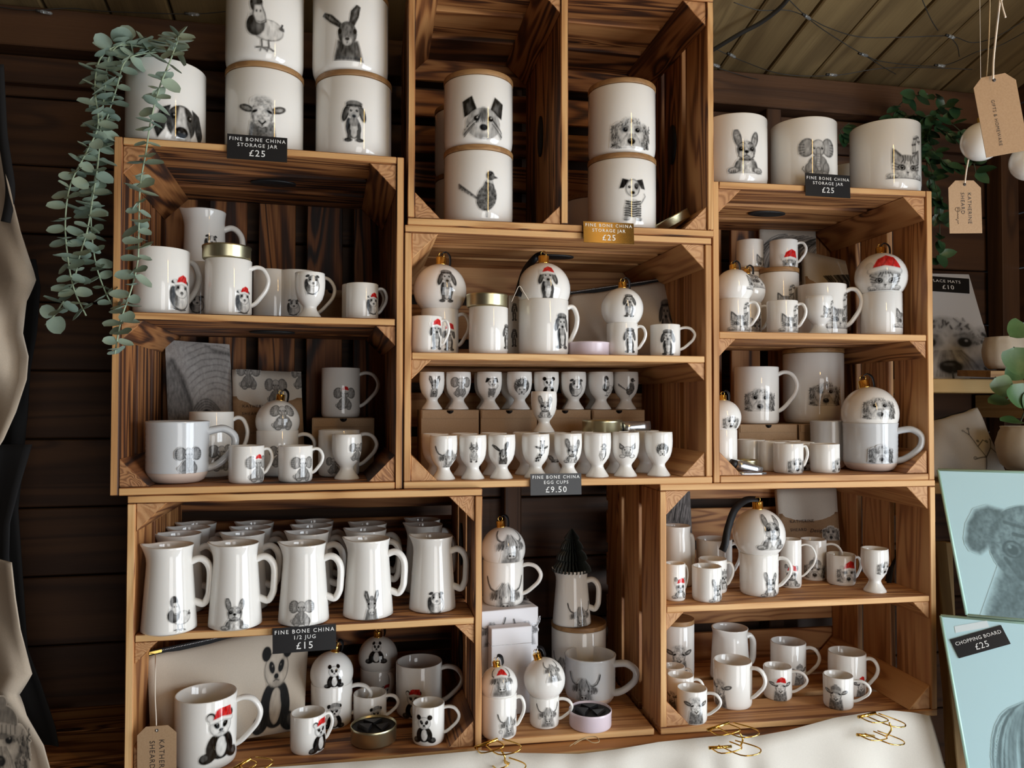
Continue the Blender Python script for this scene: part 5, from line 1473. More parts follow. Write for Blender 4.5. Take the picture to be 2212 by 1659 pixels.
mug('F0', 1455, 50, -1438, 'small mug furthest back by the crate side, behind two others', by=1508, ang=95, name='small_mug', ext=16)
mug('F0', 1470, 58, -1457, 'small mug just behind the front sheep mug', by=1541, ang=84, pr=('sheep', 1452, 1512, 40), name='small_mug', ext=22)
mug('F0', 1495, 66, -1485, 'small mug with a bare-headed sheep at the front left', by=1568, ang=80, pr=('sheep', 1504, 1534, 62), name='small_mug', ext=30)

# ================================================================== fabric and paper things inside the crates
CAN, WHT = (.56, .48, .385), (.70, .67, .62)
def quad(c, pts):                          # bl, br, tr, tl as (px, py, depth behind the crate's mouth)
    return [on_depth(c, *p) for p in pts]
# elephant tea towels
s = Slab(*quad('A', [(368, 1028, .235), (512, 1022, .235), (496, 745, .275), (357, 735, .275)]), th=.006, bulge=.003, wr=.0008)
o = s.build('folded_tea_towel', mat('grey_printed_cotton', (.42, .40, .38), .9)); tag(o, 'folded cloth with a close-up of an elephant eye, behind the stoneware mug', 'tea towel')
s.ink(o, 'eyeclose', 0.0, 1.0, .36, 1.0, (.60, .575, .55), M['ink_cloth'], n=120)
s = Slab(*quad('A', [(508, 1025, .215), (660, 1022, .215), (650, 806, .26), (502, 800, .26)]), th=.012, bulge=.003, wr=.0006)
o = s.build('folded_tea_towel', M['white_cloth']); tag(o, 'folded cloth with small elephants and a kraft band, behind the elephant bauble', 'tea towel')
s.ink(o, 'elephant', .05, .42, .80, 1.08, WHT, M['ink_cloth'], n=64); s.ink(o, 'elephant', .45, .80, .66, .94, WHT, M['ink_cloth'], n=64); s.ink(o, 'elephant', .85, 1.12, .82, 1.06, WHT, M['ink_cloth'], n=48)
def band(s, o, v0, v1, label=None):
    b = Slab(s.front(0, v0, .0005), s.front(1, v0, .0005), s.front(1, v1, .0005), s.front(0, v1, .0005), th=.0008, bulge=.0032)
    b.o = s.o
    q = b.build('kraft_band', M['kraft'], o, root=False)
    return b
b = band(s, o, .12, .735)
b.text(o, 'KATHERINE', .0072, .33, .84, M['dark_ink'], spacing=1.25, o=.0012); b.text(o, 'SHEARD', .0072, .26, .72, M['dark_ink'], spacing=1.25, o=.0012); b.text(o, 'GIFTS & HOMEWARE', .0035, .3, .42, M['dark_ink'], o=.0012)
# cloth with hair strokes in the right crate
s = Slab(*quad('D', [(1640, 700, .27), (1768, 705, .27), (1760, 500, .285), (1640, 490, .285)]), th=.006, bulge=.003)
o = s.build('folded_tea_towel', M['white_cloth']); tag(o, 'folded cloth with sweeping hair strokes behind the santa kitten mug', 'tea towel')
s.ink(o, 'hairs', 0, 1, .45, 1, WHT, M['ink_cloth'])
s = Slab(*quad('D', [(1740, 710, .2), (1835, 715, .2), (1832, 568, .25), (1734, 545, .25)]), th=.012, bulge=.003)
o = s.build('folded_tea_towel', M['white_cloth']); tag(o, 'folded cloth with a dark fringe and a kraft band in the right crate', 'tea towel')
s.ink(o, 'hairs2', .2, 1, .55, 1, WHT, M['ink_cloth']); band(s, o, .05, .66)
# cloths in the lower right crate
s = Slab(*quad('F', [(1430, 1260, .25), (1497, 1255, .25), (1488, 1062, .285), (1425, 1062, .285)]), th=.012, bulge=.002)
o = s.build('folded_tea_towel', M['white_cloth']); tag(o, 'folded cloth with grey fur and a kraft band behind the tall cream jug', 'tea towel')
s.ink(o, 'furpatch', 0, 1, .28, 1, (.62, .58, .56), M['ink_cloth']); band(s, o, .0, .29)
s = Slab(*quad('F', [(1690, 1250, .235), (1815, 1250, .235), (1803, 1052, .275), (1676, 1058, .275)]), th=.012, bulge=.003)
o = s.build('folded_tea_towel', M['white_cloth']); tag(o, 'cream folded cloth with a printed kraft band behind the bulldog bauble', 'tea towel')
b = band(s, o, .05, .72)
b.text(o, 'KATHERINE', .0085, .36, .86, M['dark_ink'], spacing=1.2, o=.0016); b.text(o, 'SHEARD', .0085, .29, .72, M['dark_ink'], spacing=1.2, o=.0016); b.text(o, 'Designs', .0105, .62, .70, M['dark_ink'], shear=.4, o=.0014); b.text(o, 'GIFTS & HOMEWARE', .0035, .42, .55, M['dark_ink'], o=.0014)
b.ink(o, 'doodle', .68, 1.0, .50, .86, (.75, .72, .66), M['ink_paper'], n=56, o=.001)
# narrow printed pack behind the tall dachshund mug
s = Slab(*quad('C', [(1096, 764, .10), (1122, 764, .10), (1122, 640, .11), (1098, 640, .11)]), th=.012)
o = s.build('folded_tea_towel', M['white_cloth']); tag(o, 'narrow folded cloth with dachshunds beside the tall dachshund mug', 'tea towel')
s.ink(o, 'dachshund+cap', 0, 1, .55, .9, WHT, M['ink_cloth'], n=56); s.ink(o, 'dachshund+cap', 0, 1, .1, .45, WHT, M['ink_cloth'], n=56)

# ------------------------------------------------------------------ zipped pouches
def pouch(c, pts, label, animal, zip_left):
    s = Slab(*quad(c, pts), th=.004, bulge=.011, wr=.0022, seed=2, pw=.45)
    o = s.build('zipped_pouch', M['canvas'], nx=26, ny=18)
    tag(o, label, 'pouch')
    n = 26
    path = [s.mid(i / n, 1.0) + s.n * .001 - s.o + Vector((0, 0, .003)) for i in range(n + 1)]
    v, f = strip(path, .009, (0, 0, 1), .004)
    z = from_py('zip_tape', v, f, M['black_cloth'], o)
    vv, ff = [], []
    for k in range(110):
        p = s.mid(.02 + .96 * k / 109, 1.0) + s.n * .0034 - s.o + Vector((0, 0, .0045))
        add(vv, ff, [p + Vector((dx * .0006, 0, dz * .0011)) + s.n * (dy * .0006) for dx in (-1, 1) for dy in (-1, 1) for dz in (-1, 1)], [(0, 1, 3, 2), (4, 6, 7, 5), (0, 4, 5, 1), (2, 3, 7, 6), (0, 2, 6, 4), (1, 5, 7, 3)])
    tq = from_py('zip_teeth', vv, ff, M['silver'], z); tq['kind'] = 'stuff'
    u = .04 if zip_left else .96
    p = s.mid(u, 1.0) + s.n * .006 - s.o + Vector((0, 0, .004))
    X = (s.mid(u + .1, 1) - s.mid(u, 1)).normalized()
    v, f = strip([p - X * .008, p + X * .010], .004, (0, 0, 1), .002)
    from_py('zip_puller', v, f, M['gold'], z, smooth=False)
    return s, o
s, o = pouch('E', [(326, 1632, .05), (655, 1574, .10), (668, 1340, .21), (318, 1418, .085)], 'canvas pouch with a large panda leaning in the lower left crate', 'panda', True)
s.ink(o, 'panda', .60, .97, .0, .88, (.56, .48, .385), M['ink_cloth'], n=120)
pouch_tag_start = s.mid(.045, 1.0) + s.n * .008
s, o = pouch('C', [(1232, 769, .115), (1468, 777, .115), (1472, 604, .19), (1228, 640, .19)], 'plain canvas pouch with a black zip behind the small dachshund bauble', None, False)
s.ink(o, 'dachshund+cap', .72, .98, .1, .8, (.56, .48, .385), M['ink_cloth'], n=64)
s = Slab(*quad('C', [(1468, 684, .15), (1490, 684, .15), (1490, 618, .17), (1469, 616, .17)]), th=.001)
o = s.build('cloth_label', M['white_cloth']); tag(o, 'white sewn cloth label printed with a name at the end of the pouch', 'label')
s.text(o, 'Katherine Sheard', .0066, .35, .5, M['dark_ink'], ang=math.pi / 2, spacing=1.0)
# ------------------------------------------------------------------ gift boxes in the bay
def gift_box(px0, px1, d, dep, h, label, deco):
    P0, _ = place('G0', px0, 0, d=d); P1, _ = place('G0', px1, 0, d=d)
    w = (P1 - P0).length
    root = thing('gift_box', label, 'gift box', (P0 + P1) / 2, FR['F'][3] + (.18 if deco else .12))
    plank('carton', root, (0, dep / 2, h / 2), (w, dep, h), 'x', [M['white_box']], .5, bev=.001)
    plank('lid_seam', root, (0, dep / 2, h - .028), (w + .0012, dep + .0012, .0008), 'x', [M['silver']], .5, bev=.0002)
    if deco:
        n = 64
        def patch(nm, o0, ax, ay):
            C, A = art(nm, n); g = np.linspace(0, 1, n)
            V = np.array(o0)[None, None, :] + np.array(ax)[None, None, :] * g[None, :, None] + np.array(ay)[None, None, :] * g[:, None, None]
            ink_mesh('print', V, A, C * np.array((.72, .71, .73)), M['ink_paper'], root)
        q = .0008
        patch('cow', (w / 2 + q, .012, h * .50), (0, .06, 0), (0, 0, .06)); patch('cow', (w / 2 + q, .03, h * .12), (0, .06, 0), (0, 0, .06))
        patch('cow', (w * .02, .02, h + q), (.06, 0, 0), (0, .06, 0)); patch('ornament', (w * .38, .05, h + q), (.02, 0, 0), (0, .02, 0)); patch('cow', (w * .1, -q, h * .62), (.05, 0, 0), (0, 0, .05))
        patch('cow', (-w * .45, -q, h - .06), (.05, 0, 0), (0, 0, .05))
    return dict(P=root.location.copy(), top=root.location.z + h, s=(P0 - CAMP).dot(AF) / F, R=w / 2, root=root)
gb = gift_box(1022, 1166, .115, .10, .168, 'white gift box printed with highland cows, a mug standing on it', True)
gift_box(1060, 1150, .088, .022, .145, 'slim plain white gift box in front of the cow-printed one', False)
g5 = mug('G0', 1087, 88, -1208, 'mug with a large highland cow on top of the printed gift box', d=.165, on=gb, ang=78, pr=[('cow', 1092, 1288, 92)], ext=40)
bauble(g5, 96, 'bauble with a large highland cow at the top of the middle bay', pr=('cow', 1105, 1172, 84), cap=-6, lean=2)
# paper tree in the jug
P = Vector(g2['P']); P.z = g2['top'] - .012
root = thing('paper_tree', 'dark honeycomb paper tree standing in the highland cow jug', 'ornament', P, .2)
R0 = g2['R'] * 1.02; Ht = .086
prof = [(.22, 0), (1.0, .10), (.92, .2), (.68, .32), (.80, .36), (.72, .46), (.5, .55), (.6, .59), (.5, .68), (.33, .76), (.4, .8), (.22, .9), (.06, .99), (.0, 1.0)]
for k in range(28):                        # paper fins
    a = k * math.pi / 14
    v = [(0, 0, 0)] + [(R0 * r * math.sin(a), -R0 * r * math.cos(a), Ht * z) for r, z in prof]
    pr_ = [(R0 * r * math.sin(a + .11), -R0 * r * math.cos(a + .11), Ht * z) for r, z in prof]
    n = len(prof)
    vv = [(R0 * r * math.sin(a), -R0 * r * math.cos(a), Ht * z) for r, z in prof] + [(R0 * r * .80 * math.sin(a + .112), -R0 * r * .80 * math.cos(a + .112), Ht * z) for r, z in prof] + [(0, 0, Ht * z) for r, z in prof]
    ff = [(i, i + 1, n + i + 1, n + i) for i in range(n - 1)] + [(2 * n + i, 2 * n + i + 1, i + 1, i) for i in range(n - 1)]
    from_py('paper_fin', vv, ff, M['tree_paper'], root, smooth=False)
# silver tubes, foil wrapped
def foil_tube(P, X, l, r, label):
    root = thing('foil_tube', label, 'tube', P)
    X = X.normalized()
    path = [X * (l * k) for k in (0, .25, .5, .75, 1.0)]
    v, f = tube(path, lambda q: r * (1 - .12 * q), lambda q: r * (1 - .75 * q), 14)
    from_py('crimped_body', v, f, M['silver'], root)
    v, f = tube([X * (-.010), X * .001], r * .8, seg=14)
    from_py('black_cap', v, f, M['black_felt'], root)
foil_tube(on_depth('C', 1345, 925, .09) , FR['C'][1] * 1 + Vector((0, 0, .06)), .050, .011, 'crumpled silver tube beside the champagne tin above the egg cups')
foil_tube(on_depth('D', 1590, 1003, .03), FR['D'][1] + Vector((0, 0, -.28)), .048, .0085, 'silver foil tube lying in the front corner of the right crate')
foil_tube(on_depth('D', 1592, 1024, .018), FR['D'][1] + Vector((0, 0, -.02)), .052, .004, 'flat silver tube on the crate floor under the other one')
v, f = strip(smooth_path([on_depth('F', *p) for p in ((1918, 1262, .10), (1926, 1215, .11), (1938, 1190, .12), (1950, 1200, .12), (1955, 1240, .115), (1948, 1272, .10), (1930, 1274, .095))], 6), .016, FR['F'][2], .0012)
c0 = on_depth('F', 1935, 1274, .10)
o = from_py('ribbon_roll', [Vector(p) - c0 for p in v], f, M['black_satin']); o.location = c0
tag(o, 'loose loop of black ribbon behind the curly dog egg cup', 'ribbon')

# ================================================================== price cards
FB = lambda a, b, k=1.0: [('FINE BONE CHINA', 11 * k, -17 * k, 1.32), (a, 11 * k, -4.5 * k, 1.26), (b, 20 * k, 13 * k, 1.2)]
sign(None, 556, 320, 124, 54, -.004, FB('STORAGE JAR', '£25'), 'black price card for storage jars on the left crate, below the sheep jar', roll=0, lean=3, c='A')
sign(None, 1315, 503, 113, 46, -.005, FB('STORAGE JAR', '£25', .9), 'shiny black price card tinted like a gold reflection, for storage jars on the top centre crate', roll=0, lean=5, m='foil', c='B')
sign(None, 1788, 401, 104, 50, -.004, FB('STORAGE JAR', '£25', .85), 'black price card for storage jars on the right crate', roll=1, lean=3, c='D')
sign(None, 1201, 1046, 113, 46, -.004, FB('EGG CUPS', '£9.50', .9), 'black price card for egg cups on the middle crate', roll=0, lean=3, c='C')
sign(None, 658, 1380, 133, 54, -.006, [('FINE BONE CHINA', 11.8, -17, 1.32), ('1/2 JUG', 11.8, -4, 1.26), ('£15', 21, 14, 1.2)], 'black price card for jugs on the lower left crate', roll=-1, lean=2, c='E')

# ================================================================== swing tag of the pouch
def hang(name, label, path, r=.0009, m='string', group='white strings of the tags'):
    return wire_thing(name, label, 'string', smooth_path(path, 6), r, M[m], group)
Pt = at(339, 1568, 1.083)
tg = tag_card(Pt, FR['E'][1], Vector((0.0, -.05, 1)), .051, .095, 'kraft swing tag of the panda pouch at the lower left corner', [('KATHERINE', .0098, .0062, -.019), ('SHEARD', .0098, -.0062, -.020)], scribble=(-.009, -.066, .014))
hang('tag_string', 'white string tying the kraft tag to the panda pouch zip', [pouch_tag_start, at(336, 1440, 1.115), at(335, 1500, 1.10), at(337, 1545, 1.09), at(338, 1580, 1.082)])

# ================================================================== gold wire clips on the cloth
def clip(P, k, rz, label, tilt=0.0):
    root = thing('wire_clip', label, 'clip', P, 0, 'gold wire clips')
    root.rotation_euler = (Matrix.Rotation(rz, 3, 'Z') @ Matrix.Rotation(tilt, 3, 'Y')).to_euler()
    def w(name, pts, r=.0011, closed=False):
        v, f = tube(smooth_path([Vector(p) * k for p in pts], 4), r, seg=6)
        return from_py(name, v, f, M['gold'], root)
    # upper jaw: spring bar with two long loops, lower jaw below, and a stem between
    for sg, z in ((1, .010), (-1, -.014)):
        v, f = tube([Vector((-.028, -.004, z)) * k, Vector((.004, -.004, z + .004 * sg)) * k], .0021 * k, seg=10)
        from_py('spring_bar', v, f, M['gold'], root)
        w('wire_loop', [(-.026, -.004, z), (-.018, -.020, z - .002), (.006, -.022, z - .001), (.012, -.016, z), (.002, -.004, z + .003)])
        w('wire_loop', [(-.014, -.004, z + .001), (.004, -.030, z - .004), (.024, -.034, z - .005), (.034, -.028, z - .004), (.030, -.018, z - .002), (.010, -.004, z + .003)])
    w('stem', [(.008, -.024, .008), (.011, -.026, .0), (.009, -.022, -.010), (.013, -.016, -.014)], .0015)
    return root
wire_thing('white_thread', 'white thread knotted on the black ribbon of the santa dachshund bauble', 'thread', smooth_path([on_depth('C', *p) for p in ((1105, 652, .02), (1114, 632, .015), (1122, 618, .012), (1132, 632, .012), (1142, 648, .012))], 6), .0006, M['string'])
clip(at(1075, 1618, 1.165), 1.15, RYAW - .25, 'gold wire clip at the foot of the santa cow mug', -.25)
clip(at(1568, 1582, 1.20), 1.15, RYAW, 'gold wire clip below the front sheep mug', -.1)
clip(at(1880, 1560, 1.26), 1.15, RYAW + .2, 'gold wire clip at the right end of the cloth', .1)
clip(at(545, 1658, 1.085), 1.0, RYAW, 'gold wire clip at the bottom edge, below the big panda mug', -.35)
wire_thing('twine_scrap', 'loose loop of jute twine on the front board of the middle bay', 'twine', smooth_path([at(1230, 1612, 1.165), at(1248, 1600, 1.17), at(1270, 1592, 1.18), at(1288, 1592, 1.18), at(1294, 1602, 1.17), at(1280, 1604, 1.168), at(1262, 1596, 1.172), at(1240, 1608, 1.166)], 5), .0007, M['twine'])

# ================================================================== eucalyptus garland
random.seed(21)
def leaf_mesh(name, L, W, point, cup, m, nseg=8, expo=1.0):
    v, f = [], []
    for i in range(nseg + 1):
        q = i / nseg
        w = W / 2 * math.sqrt(max(0.0, 1 - (2 * q ** point - 1) ** 2)) ** expo if 0 < q < 1 else .0002
        for j in (-1, 0, 1):
            v.append((j * w, -L * q, cup * (abs(j) * .6 * w / W * 2 - 1.2 * q * (1 - q)) * L * .35))
    for i in range(nseg):
        for j in range(2):
            a = i * 3 + j
            f.append((a, a + 1, a + 4, a + 3))
    me = bpy.data.meshes.new(name)
    me.from_pydata(v, [], f)
    me.polygons.foreach_set('use_smooth', [True] * len(f))
    me.materials.append(m)
    return me
def put_leaf(me, parent, P, out, up, k, name='leaf'):
    """leaf starting at P pointing along out, its face along up"""
    y = -out.normalized()
    z = (up - y * up.dot(y)).normalized()
    x = y.cross(z)
    o = link(bpy.data.objects.new(name, me), parent)
    o.matrix_local = Matrix(((x.x * k, y.x * k, z.x * k, P.x), (x.y * k, y.y * k, z.y * k, P.y), (x.z * k, y.z * k, z.z * k, P.z), (0, 0, 0, 1)))
    return o
euc = leaf_mesh('eucalyptus_leaf', .0225, .0200, .82, .6, M['sage'])
BP = Vector(j1['P']); BP.z = j1['top']
plant = thing('eucalyptus_garland', 'trailing grey-green eucalyptus spilling from the spotted dog jar', 'plant', BP)
ST = [
    [(340, 112, 1.14), (300, 100, 1.12), (250, 100, 1.10), (215, 130, 1.085), (205, 190, 1.075), (212, 270, 1.07), (186, 330, 1.065), (152, 400, 1.06), (141, 480, 1.06), (147, 560, 1.06), (160, 625, 1.06), (186, 682, 1.06)],
    [(345, 112, 1.14), (285, 88, 1.11), (238, 118, 1.095), (226, 200, 1.085), (217, 280, 1.08), (212, 350, 1.075), (200, 430, 1.07), (188, 500, 1.07), (170, 560, 1.07), (158, 610, 1.07), (124, 672, 1.07), (98, 702, 1.07)],
    [(360, 110, 1.12), (385, 78, 1.06), (372, 120, 1.035), (346, 185, 1.03), (326, 260, 1.028), (315, 330, 1.025), (303, 400, 1.025), (300, 480, 1.025), (298, 560, 1.025), (285, 620, 1.025), (262, 690, 1.025), (248, 765, 1.025)],
    [(340, 112, 1.14), (275, 128, 1.10), (252, 190, 1.09), (222, 290, 1.09), (206, 380, 1.09), (196, 450, 1.09), (205, 560, 1.09), (232, 640, 1.09), (262, 684, 1.09)]]
nleaf = 0
for si, st in enumerate(ST):
    path = smooth_path([at(*p) - BP for p in st], 8)
    v, f = tube(path, .0011, seg=6)
    sto = from_py('stem', v, f, M['stem'], plant)
    acc, nxt, k = 0.0, .004, 0
    for a, b in zip(path, path[1:]):
        acc += (b - a).length
        while acc > nxt and nleaf < 296:
            t = (b - a).normalized()
            q = a.lerp(b, .5)
            for sg in (-1, 1):
                ang = k * 1.35 + random.uniform(-.35, .35) + (0 if sg > 0 else math.pi)
                side = Vector((math.cos(ang), math.sin(ang) * .8, 0))
                side = (side - t * side.dot(t)).normalized()
                out = side + t * random.uniform(-.1, .5) + Vector((0, 0, random.uniform(-.15, .25)))
                up = Vector((0, -.55, .8)) + Vector((random.uniform(-.3, .3), random.uniform(-.5, .2), random.uniform(-.3, .3)))
                put_leaf(euc, sto, q, out, up, random.uniform(.7, 1.2) * (1.2 if k < 4 else 1.0)); nleaf += 1
            k += 1; nxt += .0125 * random.uniform(.85, 1.2)
# ================================================================== aprons at the left edge
def apron(pts, label, nm='apron'):
    s = Slab(*[at(*p) for p in pts], th=.004, bulge=.012, wr=.006, seed=3)
    o = s.build(nm, M['apron'], nx=18, ny=30); tag(o, label, 'apron')
    return s, o
def band_strip(path, w, side, parent, o, m='black_cloth', name='strap'):
    v, f = strip(smooth_path([p - o for p in path], 6), w, side, .0015)
    return from_py(name, v, f, M[m], parent)
def sheet(rows, label, name, z, m, fold=.012):
    """hanging cloth: rows of (left px, right px, py)"""
    n = 16
    v, f = [], []
    R_ = []
    for i in range(len(rows) - 1):
        for k in range(6):
            q = k / 6; R_.append(tuple(rows[i][j] * (1 - q) + rows[i + 1][j] * q for j in range(3)))
    R_.append(rows[-1])
    for j, (a, b, py) in enumerate(R_):
        for i in range(n + 1):
            u = i / n
            d = fold * (math.sin(u * 9 + j * .12) + .6 * math.sin(u * 17 + 2 - j * .2)) - (.02 * u ** 3)
            v.append(at(a + (b - a) * u, py, z + d))
    for j in range(len(R_) - 1):
        for i in range(n): k = j * (n + 1) + i; f.append((k, k + 1, k + n + 2, k + n + 1))
    c = (v[0] + v[n]) / 2
    o = from_py(name, [p - c for p in v], f, M[m]); o.location = c
    sm = o.modifiers.new('thickness', 'SOLIDIFY'); sm.thickness = .002
    return tag(o, label, 'apron'), c
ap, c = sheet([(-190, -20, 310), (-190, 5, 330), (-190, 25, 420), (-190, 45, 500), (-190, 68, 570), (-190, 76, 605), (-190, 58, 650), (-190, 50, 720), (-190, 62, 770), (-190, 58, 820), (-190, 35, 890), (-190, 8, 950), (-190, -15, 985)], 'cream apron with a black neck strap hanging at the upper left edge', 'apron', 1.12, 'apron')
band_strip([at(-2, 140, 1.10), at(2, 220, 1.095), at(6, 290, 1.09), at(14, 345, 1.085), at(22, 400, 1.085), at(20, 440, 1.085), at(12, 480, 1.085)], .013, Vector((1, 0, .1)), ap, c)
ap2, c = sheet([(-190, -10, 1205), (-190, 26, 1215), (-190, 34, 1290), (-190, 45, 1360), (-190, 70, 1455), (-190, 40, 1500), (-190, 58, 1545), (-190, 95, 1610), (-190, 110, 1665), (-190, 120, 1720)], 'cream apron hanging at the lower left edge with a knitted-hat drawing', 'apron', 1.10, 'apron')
v = []
C_, A_ = art('doodle+beanie', 90)
g = np.linspace(0, 1, 90)
V = np.zeros((90, 90, 3))
for j in range(90):
    for i in range(90):
        V[j, i] = at(-70 + 140 * g[i], 1690 - 190 * g[j], 1.062) - c
ink_mesh('print', V, A_, C_ * np.array((.53, .45, .355)), M['ink_cloth'], ap2)
ap3, c = sheet([(-190, 70, 960), (-190, 40, 1060), (-190, 22, 1130), (-190, 20, 1200), (-190, 24, 1265), (-190, 20, 1280)], 'black apron pocket panel hanging between the two cream aprons', 'apron', 1.16, 'black_cloth', .006)
ap4, c = sheet([(-100, 78, 560), (-100, 88, 620), (-100, 80, 720), (-100, 66, 800), (-100, 60, 900), (-100, 48, 1000), (-100, 40, 1100), (-100, 60, 1400), (-100, 90, 1480), (-100, 120, 1570), (-100, 140, 1680)], 'dark apron hanging behind the cream ones at the left edge', 'apron', 1.22, 'black_cloth', .008)

# ================================================================== right-hand side: shelf, mats, cushion, plants, boards
RB = lambda P, dx=0, dz=0: P + RD * dx + Vector((0, 0, dz))
shz = CZ + .046
def wall_pt(px, py, y):
    r = ray(px, py); return CAMP + r * (y / r.dot(RN))
Pl = wall_pt(2005, 817, 1.36)
sh = thing('wall_shelf', 'short pale pine shelf carrying the place mats beside the right crate', 'shelf', (Pl.dot(RD) * RD + RN * 1.36 + Vector((0, 0, CZ + .020))), RYAW)
for i in range(2):
    plank('shelf_board', sh, (.14, .045 + i * .092, .012), (.36, .09, .028), 'x', [M['pine']], .3, front=False, bev=.002)
for x in (.0, .28):
    plank('bracket', sh, (x, .10, -.03), (.02, .16, .05), 'y', [M['pine']], .5)
# place mat with a curly dog face
s = Slab(at(1962, 819, 1.62), at(2156, 817, 1.61), at(2092, 594, 1.735), at(1940, 590, 1.745), th=.004)
o = s.build('place_mat', mat('grey_mat_print', (.58, .59, .62), .45)); tag(o, 'grey place mat with a curly dog face leaning on the pine shelf', 'place mat')
s.ink(o, 'doodle', -.3, 1.3, -.12, .80, (.60, .61, .64), M['ink_paper'], n=130)
sg_ = Slab(s.front(.40, .82, .001), s.front(.93, .80, .001), s.front(.98, .95, .001), s.front(.40, .97, .001), th=.0012)
so = sg_.build('price_card', M['black'], nx=2, ny=2); tag(so, 'black price card for place mats stuck on the curly dog mat', 'price card', 'black price cards')
sg_.text(so, 'PLACE MATS', .0105, .42, .70, M['white_ink'], spacing=1.1, o=.0006); sg_.text(so, '£10', .016, .47, .30, M['white_ink'], spacing=1.1, o=.0006)
# cushion
s = Slab(at(1985, 1030, 1.50), at(2172, 1022, 1.46), at(2110, 884, 1.53), at(1990, 920, 1.56), th=.01, bulge=.028, wr=.003, pw=.5)
o = s.build('cushion', M['white_cloth'], nx=20, ny=16); tag(o, 'cream cushion with a twig drawing behind the glass boards', 'cushion')
s.ink(o, 'branch', .50, 1.0, .02, .75, (.73, .69, .61), M['ink_cloth'], n=90)
path = [s.mid(i / 14, 1.0) + s.n * .004 - s.o for i in range(15)]
v, f = tube(path, .0022, seg=6); from_py('black_piping', v, f, M['black_cloth'], o)
# low shelf under the cushion and pot
P = at(2000, 1030, 1.5)
ls = thing('wall_shelf', 'low pine shelf under the cushion, mostly behind the glass boards', 'shelf', P.dot(RD) * RD + RN * (P.dot(RN) - .03) + Vector((0, 0, CZ + .0 + P.z - CZ - .030)), RYAW)
plank('shelf_board', ls, (.22, .13, .01), (.52, .26, .02), 'x', [M['pine']], .45, bev=.002)
for x in (.02, .42): plank('bracket', ls, (x, .14, -.03), (.02, .2, .06), 'y', [M['pine']], .5)
# pots and plants
def pot(P, R, H, label, m='pot'):
    root = thing('plant_pot', label, 'plant pot', P)
    def mod(p, a, r, z):
        k = 1 + .018 * math.sin(a * 12 + math.sin(z * 160) * 1.5) * (r > R * .5)
        return (p[0] * k, p[1] * k, z)
    v, f = lathe([(0, 0), (R * .7, 0), (R * .86, H * .12), (R * .99, H * .4), (R, H * .6), (R * .93, H * .85), (R * .86, H * .95), (R * .88, H), (R * .80, H), (R * .78, H * .9), (R * .8, H * .8), (0, H * .78)], 48, mod)
    from_py('pot_body', v, f, M[m], root)
    v, f = lathe([(0, H * .84), (R * .79, H * .84), (R * .79, H * .8)], 24)
    from_py('soil', v, f, M['ivy_stem'], root)
pp = at(2232, 1015, 1.40)
pot(pp, .058, .078, 'cream embossed pot at the right edge, above the glass boards')
pp2 = at(2172, 797, 1.52)
pot(pp2, .040, .062, 'pale pot half hidden by leaves at the end of the pine shelf')
mini = Slab(pp2 + Vector((-.06, -.05, -.012)), pp2 + Vector((.1, -.05, -.012)), pp2 + Vector((.1, .06, -.006)), pp2 + Vector((-.06, .06, -.006)), th=.012)
o = mini.build('pot_saucer', M['pine'], nx=2, ny=2); tag(o, 'small pine block under the pale pot', 'saucer')
pl = thing('pothos_plant', 'broad-leaved variegated plant at the right edge of the photograph', 'plant', pp + Vector((0, 0, .065)))
bl = leaf_mesh('broad_leaf', .043, .040, .62, .6, M['pothos'], 9, 1.2)
base = pl.location.copy()
for a, b, z, out, k, up in ((2190, 750, 1.30, (.1, -.2, -1), 1.15, (-.3, -1, .2)), (2215, 700, 1.34, (-.6, -.2, -.4), 1.0, (-.1, -.9, .5)), (2150, 815, 1.30, (.6, -.2, -1), .9, (-.3, -1, .3)), (2186, 830, 1.27, (.4, -.1, -1), 1.0, (.1, -1, .3)), (2175, 862, 1.31, (-1, -.1, -.2), .8, (.1, -.6, .9)), (2205, 910, 1.28, (-1, -.1, .02), .85, (0, -.4, 1)), (2212, 790, 1.34, (-.7, 0, -.5), .9, (0, -1, .5)), (2235, 850, 1.27, (-.4, -.2, -.9), .9, (0, -1, .3))):
    P = at(a, b, z) - base
    v, f = tube(smooth_path([Vector((0, 0, 0)), P * .5 + Vector((0, 0, .03)), P], 6), .0013, seg=5)
    st = from_py('stalk', v, f, M['ivy_stem'], pl)
    put_leaf(bl, st, P, Vector(out), Vector(up), k)
# ivy behind the right crate
random.seed(5)
iv = leaf_mesh('ivy_leaf', .034, .021, .75, .6, M['ivy'], 6, 1.5)
IV = [[(1905, 300, 1.62), (1945, 225, 1.62), (1990, 205, 1.60), (2040, 215, 1.58)], [(1930, 260, 1.62), (1985, 250, 1.60), (2050, 265, 1.57), (2090, 300, 1.55)], [(1950, 240, 1.62), (2000, 300, 1.60), (2040, 350, 1.57), (2090, 370, 1.55)],
      [(1960, 250, 1.62), (2000, 330, 1.6), (2025, 420, 1.58), (2030, 500, 1.57), (2028, 572, 1.57)], [(2000, 260, 1.6), (2060, 300, 1.56), (2100, 345, 1.54), (2110, 392, 1.54)], [(1840, 300, 1.63), (1815, 285, 1.63), (1835, 265, 1.63)], [(1990, 260, 1.62), (2010, 400, 1.6), (2035, 440, 1.58), (2060, 445, 1.57)], [(2020, 240, 1.6), (2050, 225, 1.58), (2070, 250, 1.57)]]
ivp = thing('ivy_plant', 'dark green trailing leaves behind the kitten jar in the corner', 'plant', at(1960, 260, 1.62))
b0 = ivp.location.copy()
